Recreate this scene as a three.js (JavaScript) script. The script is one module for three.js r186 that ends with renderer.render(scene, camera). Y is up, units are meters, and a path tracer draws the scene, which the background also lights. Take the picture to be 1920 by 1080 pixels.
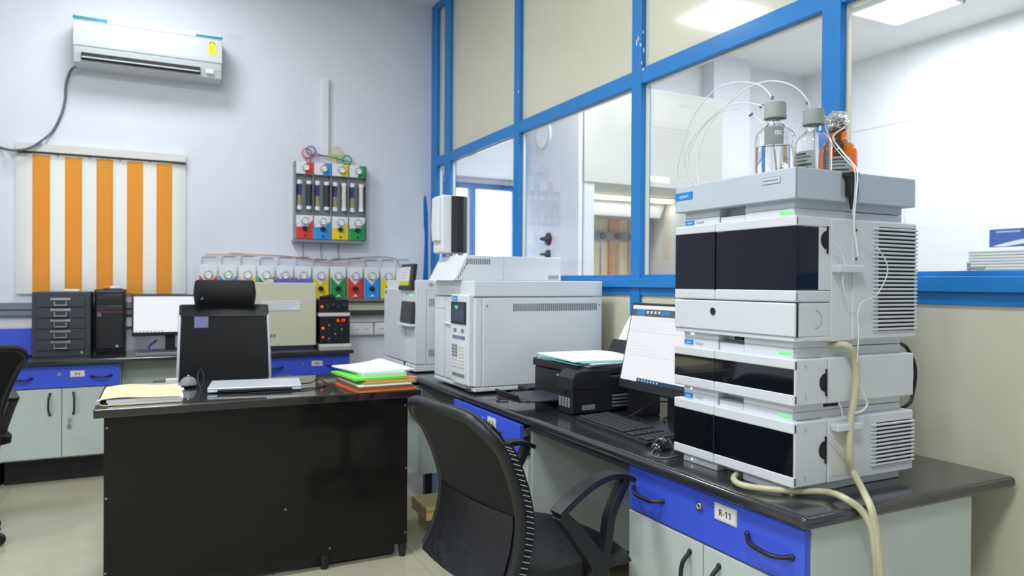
import * as THREE from 'three';
import { RoundedBoxGeometry } from 'three/addons/geometries/RoundedBoxGeometry.js';
import { mergeGeometries } from 'three/addons/utils/BufferGeometryUtils.js';
import { RectAreaLightUniformsLib } from 'three/addons/lights/RectAreaLightUniformsLib.js';

// ---------------------------------------------------------------- camera, sky, exposure
RectAreaLightUniformsLib.init();
const scene = new THREE.Scene();
const FOCAL = 1344.7, EYE = new THREE.Vector3(0, 1.225, 0);
const rad = THREE.MathUtils.degToRad;
const YAW = rad(26.555), PITCH = rad(-0.4077), ROLL = rad(0.3801);
const fwd = new THREE.Vector3(Math.sin(YAW) * Math.cos(PITCH), Math.sin(PITCH), -Math.cos(YAW) * Math.cos(PITCH));
const right0 = new THREE.Vector3(Math.cos(YAW), 0, Math.sin(YAW));
const up0 = new THREE.Vector3().crossVectors(right0, fwd);
const rightV = right0.clone().multiplyScalar(Math.cos(ROLL)).addScaledVector(up0, Math.sin(ROLL));
const upV = up0.clone().multiplyScalar(Math.cos(ROLL)).addScaledVector(right0, -Math.sin(ROLL));
const camera = new THREE.PerspectiveCamera(2 * Math.atan(540 / FOCAL) * 180 / Math.PI, 16 / 9, 0.05, 60);
camera.position.copy(EYE); camera.up.copy(upV); camera.lookAt(EYE.clone().add(fwd));
camera.focus = 1.75; camera.userData.fStop = 5;
scene.background = new THREE.Color(0.93, 0.97, 1.0);
scene.backgroundIntensity = 3.0;
const renderer = new THREE.WebGLRenderer();
renderer.toneMapping = THREE.LinearToneMapping;
renderer.toneMappingExposure = 1.0;
renderer.shadowMap.enabled = true;
const LAMP = 52, LAMP_ANNEX = 50;             // radiance of the LED ceiling panels
const LAMP_COLOR = new THREE.Color(0.93, 0.97, 1.0);

// a pixel of the photograph gives a direction; axis and value name the surface it lies on
function at(px, py, axis, v) {
  const d = fwd.clone().addScaledVector(rightV, (px - 960) / FOCAL).addScaledVector(upV, -(py - 540) / FOCAL);
  const t = (v - EYE.getComponent(axis)) / d.getComponent(axis);
  return EYE.clone().addScaledVector(d, t);
}

// ---------------------------------------------------------------- helpers
let seed = 7;
const rnd = () => { seed = (seed * 1664525 + 1013904223) >>> 0; return seed / 4294967296; };
const V = (x, y, z) => new THREE.Vector3(x, y, z);
const taken = {};
function numbered(name) { const n = taken[name] = (taken[name] ?? -1) + 1; return n ? name + '_' + String(n).padStart(3, '0') : name; }
const bases = new WeakMap();
function thing(name, label, category, base = [0, 0, 0], group) {
  const o = new THREE.Group(); o.name = numbered(name); scene.add(o); o.position.set(...base);
  o.userData = { label, category }; if (group) o.userData.group = group; bases.set(o, base); return o;
}
function structure(name, label) { const o = new THREE.Group(); o.name = name; o.userData = { kind: 'structure', label }; scene.add(o); bases.set(o, [0, 0, 0]); return o; }
function finish(m) { m.castShadow = true; m.receiveShadow = true; return m; }
// part(): geometry in world coordinates of the thing's base frame
function part(parent, name, geo, mat, label) {
  const b = bases.get(parent) ?? [0, 0, 0];
  const g = Array.isArray(geo) ? merge(geo) : geo; g.translate(-b[0], -b[1], -b[2]);
  const m = finish(new THREE.Mesh(g, mat)); m.name = name; if (label) m.userData.label = label;
  parent.add(m); bases.set(m, b); return m;
}
const parts = (parent, name, list, mat) => list.forEach((g) => part(parent, name, g, mat));
function single(name, geo, mat, label, category, group) {
  const g = Array.isArray(geo) ? merge(geo) : geo;
  g.computeBoundingBox(); const bb = g.boundingBox, c = bb.getCenter(V()); c.y = bb.min.y; g.translate(-c.x, -c.y, -c.z);
  const m = finish(new THREE.Mesh(g, mat)); m.position.copy(c); m.name = numbered(name); m.userData = { label, category };
  if (group) m.userData.group = group; scene.add(m); bases.set(m, c.toArray()); return m;
}
function merge(list) { return mergeGeometries(list.map((g) => { let q = g.index ? g.toNonIndexed() : g; for (const k of Object.keys(q.attributes)) if (!['position', 'normal', 'uv'].includes(k)) q.deleteAttribute(k); return q; })); }
// box from x0..x1, y0..y1, z0..z1 with rounded edges
function bx(x0, x1, y0, y1, z0, z1, r = 0.002, seg = 2) {
  const w = Math.abs(x1 - x0), h = Math.abs(y1 - y0), d = Math.abs(z1 - z0), rr = Math.min(r, w / 2.01, h / 2.01, d / 2.01);
  const g = r > 0 ? new RoundedBoxGeometry(w, h, d, seg, rr) : new THREE.BoxGeometry(w, h, d);
  metricUv(g); g.translate((x0 + x1) / 2, (y0 + y1) / 2, (z0 + z1) / 2); return g;
}
function metricUv(g) {
  const p = g.attributes.position, n = g.attributes.normal, u = g.attributes.uv;
  for (let i = 0; i < p.count; i++) {
    const ax = Math.abs(n.getX(i)), ay = Math.abs(n.getY(i)), az = Math.abs(n.getZ(i));
    if (ay >= ax && ay >= az) u.setXY(i, p.getX(i), p.getZ(i)); else if (ax >= az) u.setXY(i, p.getZ(i), p.getY(i)); else u.setXY(i, p.getX(i), p.getY(i));
  }
  return g;
}
function cyl(r0, r1, h, x, y, z, axis = 'y', seg = 24) {   // centred at x,y,z ; r1 at the + end
  const g = new THREE.CylinderGeometry(r1, r0, h, seg); if (axis === 'x') g.rotateZ(-Math.PI / 2); if (axis === 'z') g.rotateX(Math.PI / 2); g.translate(x, y, z); return g;
}
function tube(pts, r, seg = 48, rs = 8, tension) {
  const c = new THREE.CatmullRomCurve3(pts.map((p) => Array.isArray(p) ? V(...p) : p), false, 'centripetal'); return new THREE.TubeGeometry(c, seg, r, rs, false);
}
function ring(R, r, x, y, z, axis = 'z') { const g = new THREE.TorusGeometry(R, r, 8, 32); if (axis === 'x') g.rotateY(Math.PI / 2); if (axis === 'y') g.rotateX(Math.PI / 2); g.translate(x, y, z); return g; }
function lathe(profile, x, y, z, seg = 40) { const g = new THREE.LatheGeometry(profile.map((p) => new THREE.Vector2(...p)), seg); g.translate(x, y, z); return g; }
// polygon in (a,b), extruded by depth; plane 'xy' extrudes along z, 'zy' has a = z and extrudes along x, 'xz' has b = z and extrudes along y
function ext(pts, d0, d1, plane = 'xy', bevel = 0.002, curve = 4) {
  const s = new THREE.Shape(pts.map((p) => new THREE.Vector2(...p)));
  const bev = Math.min(bevel, (d1 - d0) / 2.1);
  const g = new THREE.ExtrudeGeometry(s, { depth: d1 - d0 - 2 * bev, bevelEnabled: bev > 0, bevelThickness: bev, bevelSize: bev, bevelOffset: -bev, bevelSegments: 2, curveSegments: curve });
  g.translate(0, 0, d0 + bev);
  if (plane === 'zy') { const m = new THREE.Matrix4().makeBasis(V(0, 0, -1), V(0, 1, 0), V(1, 0, 0)); g.applyMatrix4(m); g.scale(1, 1, 1); }
  if (plane === 'xz') { const m = new THREE.Matrix4().makeBasis(V(1, 0, 0), V(0, 0, -1), V(0, 1, 0)); g.applyMatrix4(m); }
  return g;
}
const extZY = (pts, x0, x1, bevel) => ext(pts.map(([z, y]) => [-z, y]), x0, x1, 'zy', bevel);
const extXZ = (pts, y0, y1, bevel) => ext(pts.map(([x, z]) => [x, -z]), y0, y1, 'xz', bevel);
// curved sheet with thickness: f(u,v) gives a point
function slab(nu, nv, f, th) {
  const pos = [], uv = [], idx = [], P = [], N = [];
  for (let j = 0; j <= nv; j++) for (let i = 0; i <= nu; i++) {
    const u = i / nu, v = j / nv, e = 1e-3, p = f(u, v), a = f(Math.min(u + e, 1), v).sub(f(Math.max(u - e, 0), v)), b = f(u, Math.min(v + e, 1)).sub(f(u, Math.max(v - e, 0)));
    P.push(p); N.push(a.cross(b).normalize());
  }
  const w = nu + 1, h = nv + 1, T = (i, j) => typeof th === 'function' ? th(i / nu, j / nv) : th;
  for (const s of [1, -1]) for (let j = 0; j < h; j++) for (let i = 0; i < w; i++) { const k = j * w + i, q = P[k].clone().addScaledVector(N[k], s * T(i, j) / 2); pos.push(q.x, q.y, q.z); uv.push(i / nu, j / nv); }
  const n = w * h;
  for (let j = 0; j < nv; j++) for (let i = 0; i < nu; i++) { const a = j * w + i, b = a + 1, c = a + w, d = c + 1; idx.push(a, b, d, a, d, c, n + a, n + d, n + b, n + a, n + c, n + d); }
  const edge = []; for (let i = 0; i < nu; i++) edge.push([i, i + 1]); for (let j = 0; j < nv; j++) edge.push([j * w + nu, (j + 1) * w + nu]);
  for (let i = nu; i > 0; i--) edge.push([nv * w + i, nv * w + i - 1]); for (let j = nv; j > 0; j--) edge.push([j * w, (j - 1) * w]);
  for (const [a, b] of edge) { const k = pos.length / 3; for (const q of [a, b, n + a, n + b]) { pos.push(pos[q * 3], pos[q * 3 + 1], pos[q * 3 + 2]); uv.push(uv[q * 2], uv[q * 2 + 1]); } idx.push(k, k + 2, k + 1, k + 1, k + 2, k + 3); }
  const g = new THREE.BufferGeometry(); g.setAttribute('position', new THREE.Float32BufferAttribute(pos, 3)); g.setAttribute('uv', new THREE.Float32BufferAttribute(uv, 2)); g.setIndex(idx); g.computeVertexNormals(); return g;
}
// bar of rectangular section along a path in the (z,y) plane: width along x from x0 to x1, thickness th(t)
function ribbon(pts, th, x0, x1, n = 24) {
  const c = new THREE.CatmullRomCurve3(pts.map(([z, y]) => V(z, y, 0)), false, 'centripetal'), A = [], Bq = [];
  for (let i = 0; i <= n; i++) { const t = i / n, p = c.getPoint(t), d = c.getTangent(t), h = (typeof th === 'function' ? th(t) : th) / 2; A.push([p.x - d.y * h, p.y + d.x * h]); Bq.unshift([p.x + d.y * h, p.y - d.x * h]); }
  return extZY(A.concat(Bq), x0, x1, 0.003);
}
// ---------------------------------------------------------------- textures and materials
function noiseTex(size, fn, srgb = false, rep = 1) {
  const d = new Uint8Array(size * size * 4);
  for (let y = 0; y < size; y++) for (let x = 0; x < size; x++) { const c = fn(x / size, y / size), k = (y * size + x) * 4; const a = Array.isArray(c) ? c : [c, c, c]; d[k] = a[0] * 255; d[k + 1] = a[1] * 255; d[k + 2] = a[2] * 255; d[k + 3] = 255; }
  const t = new THREE.DataTexture(d, size, size); t.wrapS = t.wrapT = THREE.RepeatWrapping; t.magFilter = THREE.LinearFilter; t.minFilter = THREE.LinearMipmapLinearFilter; t.generateMipmaps = true; t.repeat.set(rep, rep); if (srgb) t.colorSpace = THREE.SRGBColorSpace; t.needsUpdate = true; return t;
}
function grid(n) { const a = []; for (let i = 0; i < n * n; i++) a.push(rnd()); return (u, v) => { const x = u * n, y = v * n, i = Math.floor(x), j = Math.floor(y), f = x - i, g = y - j, s = (t) => t * t * (3 - 2 * t), q = (p, r) => a[((r % n + n) % n) * n + ((p % n + n) % n)]; const a0 = q(i, j) + (q(i + 1, j) - q(i, j)) * s(f), b0 = q(i, j + 1) + (q(i + 1, j + 1) - q(i, j + 1)) * s(f); return a0 + (b0 - a0) * s(g); }; }
const n4 = grid(4), n9 = grid(9), n17 = grid(17), n40 = grid(40), n90 = grid(90);
const fbm = (u, v) => n4(u, v) * 0.4 + n9(u, v) * 0.28 + n17(u, v) * 0.18 + n40(u, v) * 0.14;
const plasterBump = noiseTex(512, (u, v) => 0.4 * n40(u, v) + 0.3 * n90(u, v) + 0.3 * fbm(u, v), false, 0.6);
const hexRgb = (h) => [(h >> 16 & 255) / 255, (h >> 8 & 255) / 255, (h & 255) / 255];
function mottled(hex, amount, rep, extra = () => 0) { const c = hexRgb(hex); return noiseTex(512, (u, v) => { const k = 1 + (fbm(u, v) - 0.5) * amount + extra(u, v); return c.map((q) => Math.max(0, Math.min(1, q * k))); }, true, rep); }
const wallTex = mottled(0xdde0e9, 0.05, 0.35, (u, v) => { const s = n17(u * 1.0, v) * n40(u, v); return s > 0.8 ? -(s - 0.8) * 0.35 : 0; });
const std = (o) => new THREE.MeshStandardMaterial(o), phy = (o) => new THREE.MeshPhysicalMaterial(o);
const M = {
  wall: std({ map: wallTex, roughness: 0.75, bumpMap: plasterBump, bumpScale: 0.0015 }),
  acWhite: phy({ color: 0xc6cbcf, roughness: 0.35, clearcoat: 0.3 }),
  capGrey: std({ color: 0x9ba19b, roughness: 0.6 }),
  ceiling: std({ color: 0xe6e8ea, roughness: 0.9 }),
  cream: phy({ map: mottled(0xdad6c0, 0.035, 0.5), roughness: 0.38, clearcoat: 0.6, clearcoatRoughness: 0.09 }),
  blue: phy({ map: mottled(0x007ac6, 0.06, 0.8), roughness: 0.5, clearcoat: 0.25, clearcoatRoughness: 0.18 }),
  chip: std({ color: 0xe8eaf0, roughness: 0.6 }),
  glass: phy({ color: 0xffffff, roughness: 0.0, transmission: 1, thickness: 0, ior: 1.5 }),
  granite: phy({ map: mottled(0x2d2f31, 0.25, 2.2, (u, v) => (n90(u * 3, v * 3) > 0.8 ? 0.35 : 0)), roughness: 0.16, clearcoat: 0.5, clearcoatRoughness: 0.06 }),
  drawerBlue: std({ map: mottled(0x3f59d6, 0.05, 1.2), roughness: 0.38 }),
  cabinet: std({ map: mottled(0xbcc6c2, 0.03, 1), roughness: 0.42 }),
  cabinetGrey: std({ map: mottled(0xa9b3ab, 0.04, 1), roughness: 0.5 }),
  legBlack: std({ color: 0x15171a, roughness: 0.5 }),
  handle: std({ color: 0x22252b, roughness: 0.35, metalness: 0.3 }),
  chrome: std({ color: 0xb9bcc0, roughness: 0.25, metalness: 0.9 }),
  steel: std({ color: 0x9a9da0, roughness: 0.35, metalness: 0.8 }),
  paleTag: std({ color: 0xd9d7d2, roughness: 0.5 }),
  white: std({ color: 0xe3e6e9, roughness: 0.4 }),
  whiteGloss: phy({ color: 0xe9ecef, roughness: 0.3, clearcoat: 0.3 }),
  instrument: std({ map: mottled(0xd9dee2, 0.02, 1.5), roughness: 0.45 }),
  instrument2: std({ map: mottled(0xcbd2d9, 0.02, 1.5), roughness: 0.45 }),
  hplc: std({ map: mottled(0xd3d7dc, 0.025, 2), roughness: 0.42 }),
  hplcTray: std({ map: mottled(0xb9c2cc, 0.03, 2), roughness: 0.5 }),
  hplcInset: std({ color: 0xaab1b8, roughness: 0.5 }),
  smoke: phy({ color: 0x0d1018, roughness: 0.08, clearcoat: 1, clearcoatRoughness: 0.03, ior: 1.5 }),
  dark: std({ color: 0x101114, roughness: 0.6 }),
  seam: std({ color: 0x5b6066, roughness: 0.7 }),
  blackPlastic: std({ color: 0x191b1f, roughness: 0.42 }),
  blackGloss: phy({ color: 0x0c0d10, roughness: 0.15, clearcoat: 0.6, clearcoatRoughness: 0.1 }),
  greyPlastic: std({ color: 0x7d8186, roughness: 0.5 }),
  darkGrey: std({ map: mottled(0x343b42, 0.06, 2), roughness: 0.5 }),
  tagBlue: std({ color: 0x1f82d0, roughness: 0.4 }),
  desk: phy({ map: mottled(0x110e0c, 0.3, 1.4), roughness: 0.5, specularIntensity: 0.3, clearcoat: 0.38, clearcoatRoughness: 0.09 }),
  deskTop: phy({ map: mottled(0x110e0c, 0.3, 1.4), roughness: 0.3, clearcoat: 1, clearcoatRoughness: 0.05 }),
  floorGrout: std({ color: 0x8d897b, roughness: 0.9 }),
  cable: std({ color: 0x1b1c1f, roughness: 0.55 }),
  cableGrey: std({ color: 0x666b73, roughness: 0.55 }),
  hose: phy({ color: 0xcfcaa8, roughness: 0.3, clearcoat: 0.3, transmission: 0.15, thickness: 0 }),
  ptfe: phy({ color: 0xf8fafb, roughness: 0.5, transmission: 0.5, thickness: 0 }),
  mesh: std({ color: 0x090a0c, roughness: 0.78, bumpMap: noiseTex(256, (u, v) => 0.5 + 0.5 * Math.sin(u * 402) * Math.sin(v * 402), false, 1), bumpScale: 0.0008 }),
  leatherette: phy({ color: 0x0e1015, roughness: 0.42, bumpMap: plasterBump, bumpScale: 0.002 }),
  foamBlack: std({ color: 0x0b0c0e, roughness: 0.85 }),
  stitch: std({ color: 0xb9bdbf, roughness: 0.6 }),
  paper: std({ color: 0xe9ebf0, roughness: 0.85 }),
  teal: std({ color: 0x58b3a6, roughness: 0.7 }), lilac: std({ color: 0xc9c2dd, roughness: 0.8 }),
  green: std({ color: 0x74df52, roughness: 0.55 }), orange: std({ color: 0xe5702d, roughness: 0.6 }), salmon: std({ color: 0xef8a67, roughness: 0.6 }),
  brownFile: std({ color: 0x8a5a35, roughness: 0.65 }), olive: std({ color: 0xa7a05a, roughness: 0.7 }),
  kraft: std({ map: mottled(0xd8c795, 0.08, 3), roughness: 0.85 }), tape: std({ color: 0xd2a63f, roughness: 0.4 }),
  beige: std({ map: mottled(0xcdccb4, 0.03, 1.5), roughness: 0.5 }), navy: std({ color: 0x27304f, roughness: 0.5 }),
  lavender: std({ color: 0x7878a8, roughness: 0.5 }), blueLid: std({ color: 0x5a5cb8, roughness: 0.5 }),
  clearGlass: phy({ color: 0xffffff, roughness: 0, transmission: 1, thickness: 0.003, ior: 1.46 }),
  amber: phy({ color: 0xffffff, roughness: 0, transmission: 1, thickness: 0.003, ior: 1.5, attenuationColor: new THREE.Color(0.8, 0.27, 0.03), attenuationDistance: 0.004 }),
  water: phy({ color: 0xffffff, roughness: 0, transmission: 1, thickness: 0.08, ior: 1.33 }),
  foil: std({ color: 0xd4d7da, roughness: 0.22, metalness: 1, bumpMap: plasterBump, bumpScale: 0.004 }),
  silver: std({ color: 0xd0d5db, roughness: 0.35, metalness: 0.25 }),
  slatWhite: phy({ color: 0xeef0ee, roughness: 0.9, transmission: 0.32, thickness: 0 }),
  slatOrange: phy({ color: 0xeca93a, roughness: 0.9, transmission: 0.32, thickness: 0 }),
  red: std({ color: 0xdf3f2c, roughness: 0.4 }), cyan: std({ color: 0x2f93e6, roughness: 0.4 }), yellow: std({ color: 0xeed21c, roughness: 0.4 }), emerald: std({ color: 0x1e9a52, roughness: 0.4 }),
  purple: std({ color: 0x4d4fa0, roughness: 0.5 }), bead: std({ color: 0xd8c6a2, roughness: 0.7 }),
  tealTrim: std({ color: 0x2b8a92, roughness: 0.3, metalness: 0.3 }),
};
const glow = (hex, k) => std({ color: 0x000000, emissive: hex, emissiveIntensity: k, roughness: 0.5 });
M.ledGreen = glow(0x86ff9c, 1.1); M.ledWhite = glow(0xe8fff0, 1.6); M.ledRed = glow(0xff3a10, 3);
function canvasTex(w, h, draw) { const c = document.createElement('canvas'); c.width = w; c.height = h; draw(c.getContext('2d'), w, h); const t = new THREE.CanvasTexture(c); t.colorSpace = THREE.SRGBColorSpace; return t; }
// thin printed plate; face: '-x' or '+z' or '+y'
function plate(parent, name, w, h, tex, x, y, z, face = '+z', th = 0.0016, opts = {}) {
  const g = new THREE.BoxGeometry(w, h, th); if (face === '-x') g.rotateY(-Math.PI / 2); if (face === '+y') g.rotateX(-Math.PI / 2); g.translate(x, y, z);
  return part(parent, name, g, tex.isMaterial ? tex : std({ map: tex, roughness: 0.5, ...opts }));
}
const textTex = (s, bg, fg, w = 256, h = 96, font = 'bold 60px sans-serif') => canvasTex(w, h, (c) => { c.fillStyle = bg; c.fillRect(0, 0, w, h); c.fillStyle = fg; c.font = font; c.textAlign = 'center'; c.textBaseline = 'middle'; c.fillText(s, w / 2, h / 2 + 2); });

// ---------------------------------------------------------------- the rooms
const W = 2.055, FARZ = -5.63, CEIL = 3.5, LEFTX = -4.2, BACKZ = 2.6, EASTX = 6.4;
{
  const floor = structure('floor', 'glossy beige vitrified floor tiles');
  part(floor, 'grout_bed', bx(LEFTX - 0.2, W + 0.1, -0.2, -0.003, FARZ - 0.2, BACKZ + 0.2, 0), M.floorGrout);
  const tileMats = [0xbcb79f, 0xb8b39b, 0xbfbaa3].map((h) => phy({ map: mottled(h, 0.07, 1.3), roughness: 0.2, clearcoat: 0.4, clearcoatRoughness: 0.1 }));
  const TS = 0.6, tg = bx(-TS / 2 + 0.0012, TS / 2 - 0.0012, -0.009, 0, -TS / 2 + 0.0012, TS / 2 - 0.0012, 0.001, 1);
  for (let i = 0; i < 11; i++) for (let j = 0; j < 14; j++) {
    const m = finish(new THREE.Mesh(tg, tileMats[(i * 7 + j * 5 + ((i * j) % 3)) % 3])); m.name = 'tile'; m.position.set(LEFTX - 0.15 + TS * (i + 0.5), 0, FARZ - 0.05 + TS * (j + 0.5)); floor.add(m);
  }
  const ceil = structure('ceiling', 'white ceiling'); part(ceil, 'slab', bx(LEFTX - 0.2, W + 0.1, CEIL, CEIL + 0.15, FARZ - 0.2, BACKZ + 0.2, 0), M.ceiling);
  const wallHole = (x0, x1, holes) => { const s = new THREE.Shape([[x0, 0], [x1, 0], [x1, CEIL], [x0, CEIL]].map((p) => new THREE.Vector2(...p))); for (const [a, b, c, d] of holes) s.holes.push(new THREE.Path([[a, c], [a, d], [b, d], [b, c]].map((p) => new THREE.Vector2(...p)))); const g = new THREE.ExtrudeGeometry(s, { depth: 0.2, bevelEnabled: false }); g.translate(0, 0, FARZ - 0.2); return g; };
  part(structure('wall_far', 'bluish white plastered wall behind the far bench'), 'plaster', wallHole(LEFTX - 0.2, W + 0.1, [[-0.77, 0.17, 1.175, 2.09]]), M.wall);
  part(structure('wall_left', 'bluish white plastered wall'), 'plaster', bx(LEFTX - 0.2, LEFTX, 0, CEIL, FARZ - 0.2, BACKZ + 0.2, 0), M.wall);
  part(structure('wall_back', 'bluish white plastered wall'), 'plaster', bx(LEFTX - 0.2, W + 0.1, 0, CEIL, BACKZ, BACKZ + 0.2, 0), M.wall);
  // window behind the blind
  const w1 = structure('window_1', 'window behind the orange and white blind');
  parts(w1, 'window_frame', [bx(-0.77, 0.17, 1.175, 1.215, FARZ - 0.12, FARZ - 0.06), bx(-0.77, 0.17, 2.05, 2.09, FARZ - 0.12, FARZ - 0.06), bx(-0.77, -0.73, 1.215, 2.05, FARZ - 0.12, FARZ - 0.06), bx(0.13, 0.17, 1.215, 2.05, FARZ - 0.12, FARZ - 0.06), bx(-0.32, -0.28, 1.215, 2.05, FARZ - 0.12, FARZ - 0.06)], M.white);
  for (const [a, b] of [[-0.73, -0.32], [-0.28, 0.13]]) part(w1, 'pane', bx(a, b, 1.215, 2.05, FARZ - 0.092, FARZ - 0.088, 0), M.glass);

  // glazed blue partition
  const p = structure('wall_right', 'blue framed partition of cream panels and clear glass');
  const X0 = W, X1 = W + 0.06;
  const mull = [[-5.63, -5.50], [-5.333, -5.218], [-4.105, -4.03], [-2.84, -2.765], [-1.74, -1.665], [-0.5, -0.425], [0.75, 0.825], [2.0, 2.075]];
  mull.forEach(([a, b]) => part(p, 'mullion', bx(X0, X1, 0, CEIL, a, b, 0.003), M.blue));
  const ends = mull.map((m) => m);
  for (let i = 0; i < ends.length; i++) {
    const a = ends[i][1], b = i + 1 < ends.length ? ends[i + 1][0] : BACKZ;
    part(p, 'transom', bx(X0 + 0.002, X1, 2.17, 2.243, a, b, 0.003), M.blue);
    part(p, 'sill_rail', bx(X0 - 0.02, X1, 1.207, 1.252, a - 0.04, b + 0.04, 0.003), M.blue);
    part(p, 'glazing_bead', bx(X0 + 0.006, X1 - 0.004, 1.252, 1.268, a, b, 0.002), M.blue);
    part(p, 'lower_rail', bx(X0 + 0.004, X1, 1.17, 1.207, a, b, 0.002), M.blue);
    part(p, 'top_rail', bx(X0 + 0.002, X1, 3.44, CEIL, a, b, 0.003), M.blue);
    part(p, 'bottom_rail', bx(X0 + 0.002, X1, 0, 0.06, a, b, 0.003), M.blue);
    part(p, 'upper_panel', bx(X0 + 0.028, X0 + 0.038, 2.243, 3.44, a, b, 0), M.cream);
    part(p, 'lower_panel', bx(X0 + 0.016, X0 + 0.03, 0.06, 1.17, a, b, 0), M.cream);
    part(p, 'pane', bx(X0 + 0.036, X0 + 0.041, 1.262, 2.17, a, b, 0), M.glass);
    part(p, 'pane_seal', [bx(X0 + 0.03, X0 + 0.048, 2.164, 2.17, a, b, 0), bx(X0 + 0.03, X0 + 0.048, 1.268, 2.164, a, a + 0.007, 0), bx(X0 + 0.03, X0 + 0.048, 1.268, 2.164, b - 0.007, b, 0)], M.cream);
  }
  const chips = [[1197, 72, 3, 8], [1201, 84, 4, 5], [1194, 80, 3, 12], [1206, 130, 6, 4], [1203, 118, 2, 6], [972, 172, 4, 7], [1206, 60, 2, 5], [1207, 94, 2, 8]];
  part(p, 'paint_chips', chips.map(([px, py, w, h]) => { const q = at(px, py, 0, X0 - 0.0005); return bx(X0 - 0.0012, X0 + 0.0005, q.y - h * 0.0012, q.y + h * 0.0012, q.z - w * 0.0012, q.z + w * 0.0012, 0.0006, 1); }), M.chip);
  part(p, 'paint_overrun', ext([[1.985, 0.95], [2.035, 0.95], [2.034, 1.5], [2.03, 1.8], [2.015, 1.93], [2.0, 1.95], [1.99, 1.9], [1.994, 1.7], [2.004, 1.62], [1.998, 1.4], [1.99, 1.25]], FARZ - 0.001, FARZ + 0.0008, 'xy', 0), M.blue);

  // the room beyond the glass
  const a = structure('wall_annex', 'white walls of the room beyond the glass');
  const far2 = new THREE.Shape([[X1 + 0.04, 0], [EASTX + 0.2, 0], [EASTX + 0.2, CEIL], [X1 + 0.04, CEIL]].map((q) => new THREE.Vector2(...q)));
  const WX = [2.16, 2.885, 0.95, 2.08]; far2.holes.push(new THREE.Path([[WX[0], WX[2]], [WX[0], WX[3]], [WX[1], WX[3]], [WX[1], WX[2]]].map((q) => new THREE.Vector2(...q))));
  const fg = new THREE.ExtrudeGeometry(far2, { depth: 0.2, bevelEnabled: false }); fg.translate(0, 0, FARZ - 0.2);
  part(a, 'far_face', fg, M.wall);
  part(a, 'hood_side_wall', bx(2.89, 2.925, 0, CEIL, FARZ, -4.66, 0.003), M.wall);
  part(a, 'pier', bx(4.95, 5.43, 0, CEIL, FARZ, FARZ + 0.16, 0.004), M.wall);
  part(a, 'back_face', bx(W + 0.1, EASTX + 0.2, 0, CEIL, BACKZ, BACKZ + 0.2, 0), M.wall);
  // east wall of large boards with open joints
  part(a, 'board_backing', bx(EASTX + 0.02, EASTX + 0.2, 0, CEIL, FARZ, BACKZ, 0), M.wall);
  for (let i = 0; i < 7; i++) for (const [y0, y1] of [[0, 2.786], [2.789, CEIL]]) part(a, 'wall_board', bx(EASTX, EASTX + 0.03, y0, y1, FARZ + i * 1.18 + 0.0015, FARZ + (i + 1) * 1.18 - 0.0015, 0.001, 1), M.white);
  part(structure('floor_annex', 'beige floor of the room beyond the glass'), 'slab', bx(W + 0.1, EASTX + 0.2, -0.2, 0, FARZ - 0.2, BACKZ + 0.2, 0), std({ color: 0xc4bfae, roughness: 0.3 }));
  part(structure('ceiling_annex', 'white ceiling of the room beyond the glass'), 'slab', bx(W + 0.1, EASTX + 0.2, CEIL, CEIL + 0.15, FARZ - 0.2, BACKZ + 0.2, 0), M.ceiling);
  const w2 = structure('window_2', 'blue framed window seen through the partition glass');
  const fz0 = FARZ - 0.1, fz1 = FARZ - 0.04;
  parts(w2, 'window_frame', [bx(WX[0], WX[1], 2.035, 2.08, fz0, fz1), bx(WX[0], WX[1], 0.95, 1.0, fz0, fz1), bx(WX[0], WX[0] + 0.03, 1, 2.035, fz0, fz1), bx(WX[1] - 0.03, WX[1], 1, 2.035, fz0, fz1), bx(2.425, 2.48, 1, 2.035, fz0, fz1)], M.blue);
  parts(w2, 'pane', [bx(WX[0] + 0.03, 2.425, 1, 2.035, fz0 + 0.025, fz0 + 0.03, 0), bx(2.48, WX[1] - 0.03, 1, 2.035, fz0 + 0.025, fz0 + 0.03, 0)], M.glass);
  part(w2, 'lintel', bx(2.12, 2.885, 2.12, 2.18, FARZ, FARZ + 0.06, 0.003), M.white);
}
// ---------------------------------------------------------------- ceiling lamps (square LED panels)
function ceilingLamp(x, z, k, label, group) {
  const t = thing('ceiling_light', label, 'light', [x, CEIL, z], group), s = 0.3;
  part(t, 'frame', [bx(x - s, x + s, CEIL - 0.03, CEIL, z - s, z - s + 0.02), bx(x - s, x + s, CEIL - 0.03, CEIL, z + s - 0.02, z + s), bx(x - s, x - s + 0.02, CEIL - 0.03, CEIL, z - s, z + s), bx(x + s - 0.02, x + s, CEIL - 0.03, CEIL, z - s, z + s)], M.white);
  part(t, 'diffuser', bx(x - s + 0.02, x + s - 0.02, CEIL - 0.022, CEIL - 0.012, z - s + 0.02, z + s - 0.02, 0), glow(0xf4f9ff, 2.5));
  const l = new THREE.RectAreaLight(LAMP_COLOR, k, 0.55, 0.55); l.position.set(0, -0.028, 0); l.rotation.x = -Math.PI / 2; t.add(l);
}
for (const [x, z] of [[-0.1, -4.6], [-0.1, -2.3], [-0.1, 0], [-2.6, -2.3], [-2.6, 0]]) ceilingLamp(x, z, z < -4 ? LAMP * 0.5 : LAMP, 'square white LED panel on the office ceiling', 'office ceiling panels');
for (const [x, z] of [[5.45, -3.8], [5.45, -1.2], [2.7, -3.8], [2.7, -1.2]]) ceilingLamp(x, z, LAMP_ANNEX, 'square LED panel on the ceiling beyond the glass partition', 'annex ceiling panels');
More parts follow.
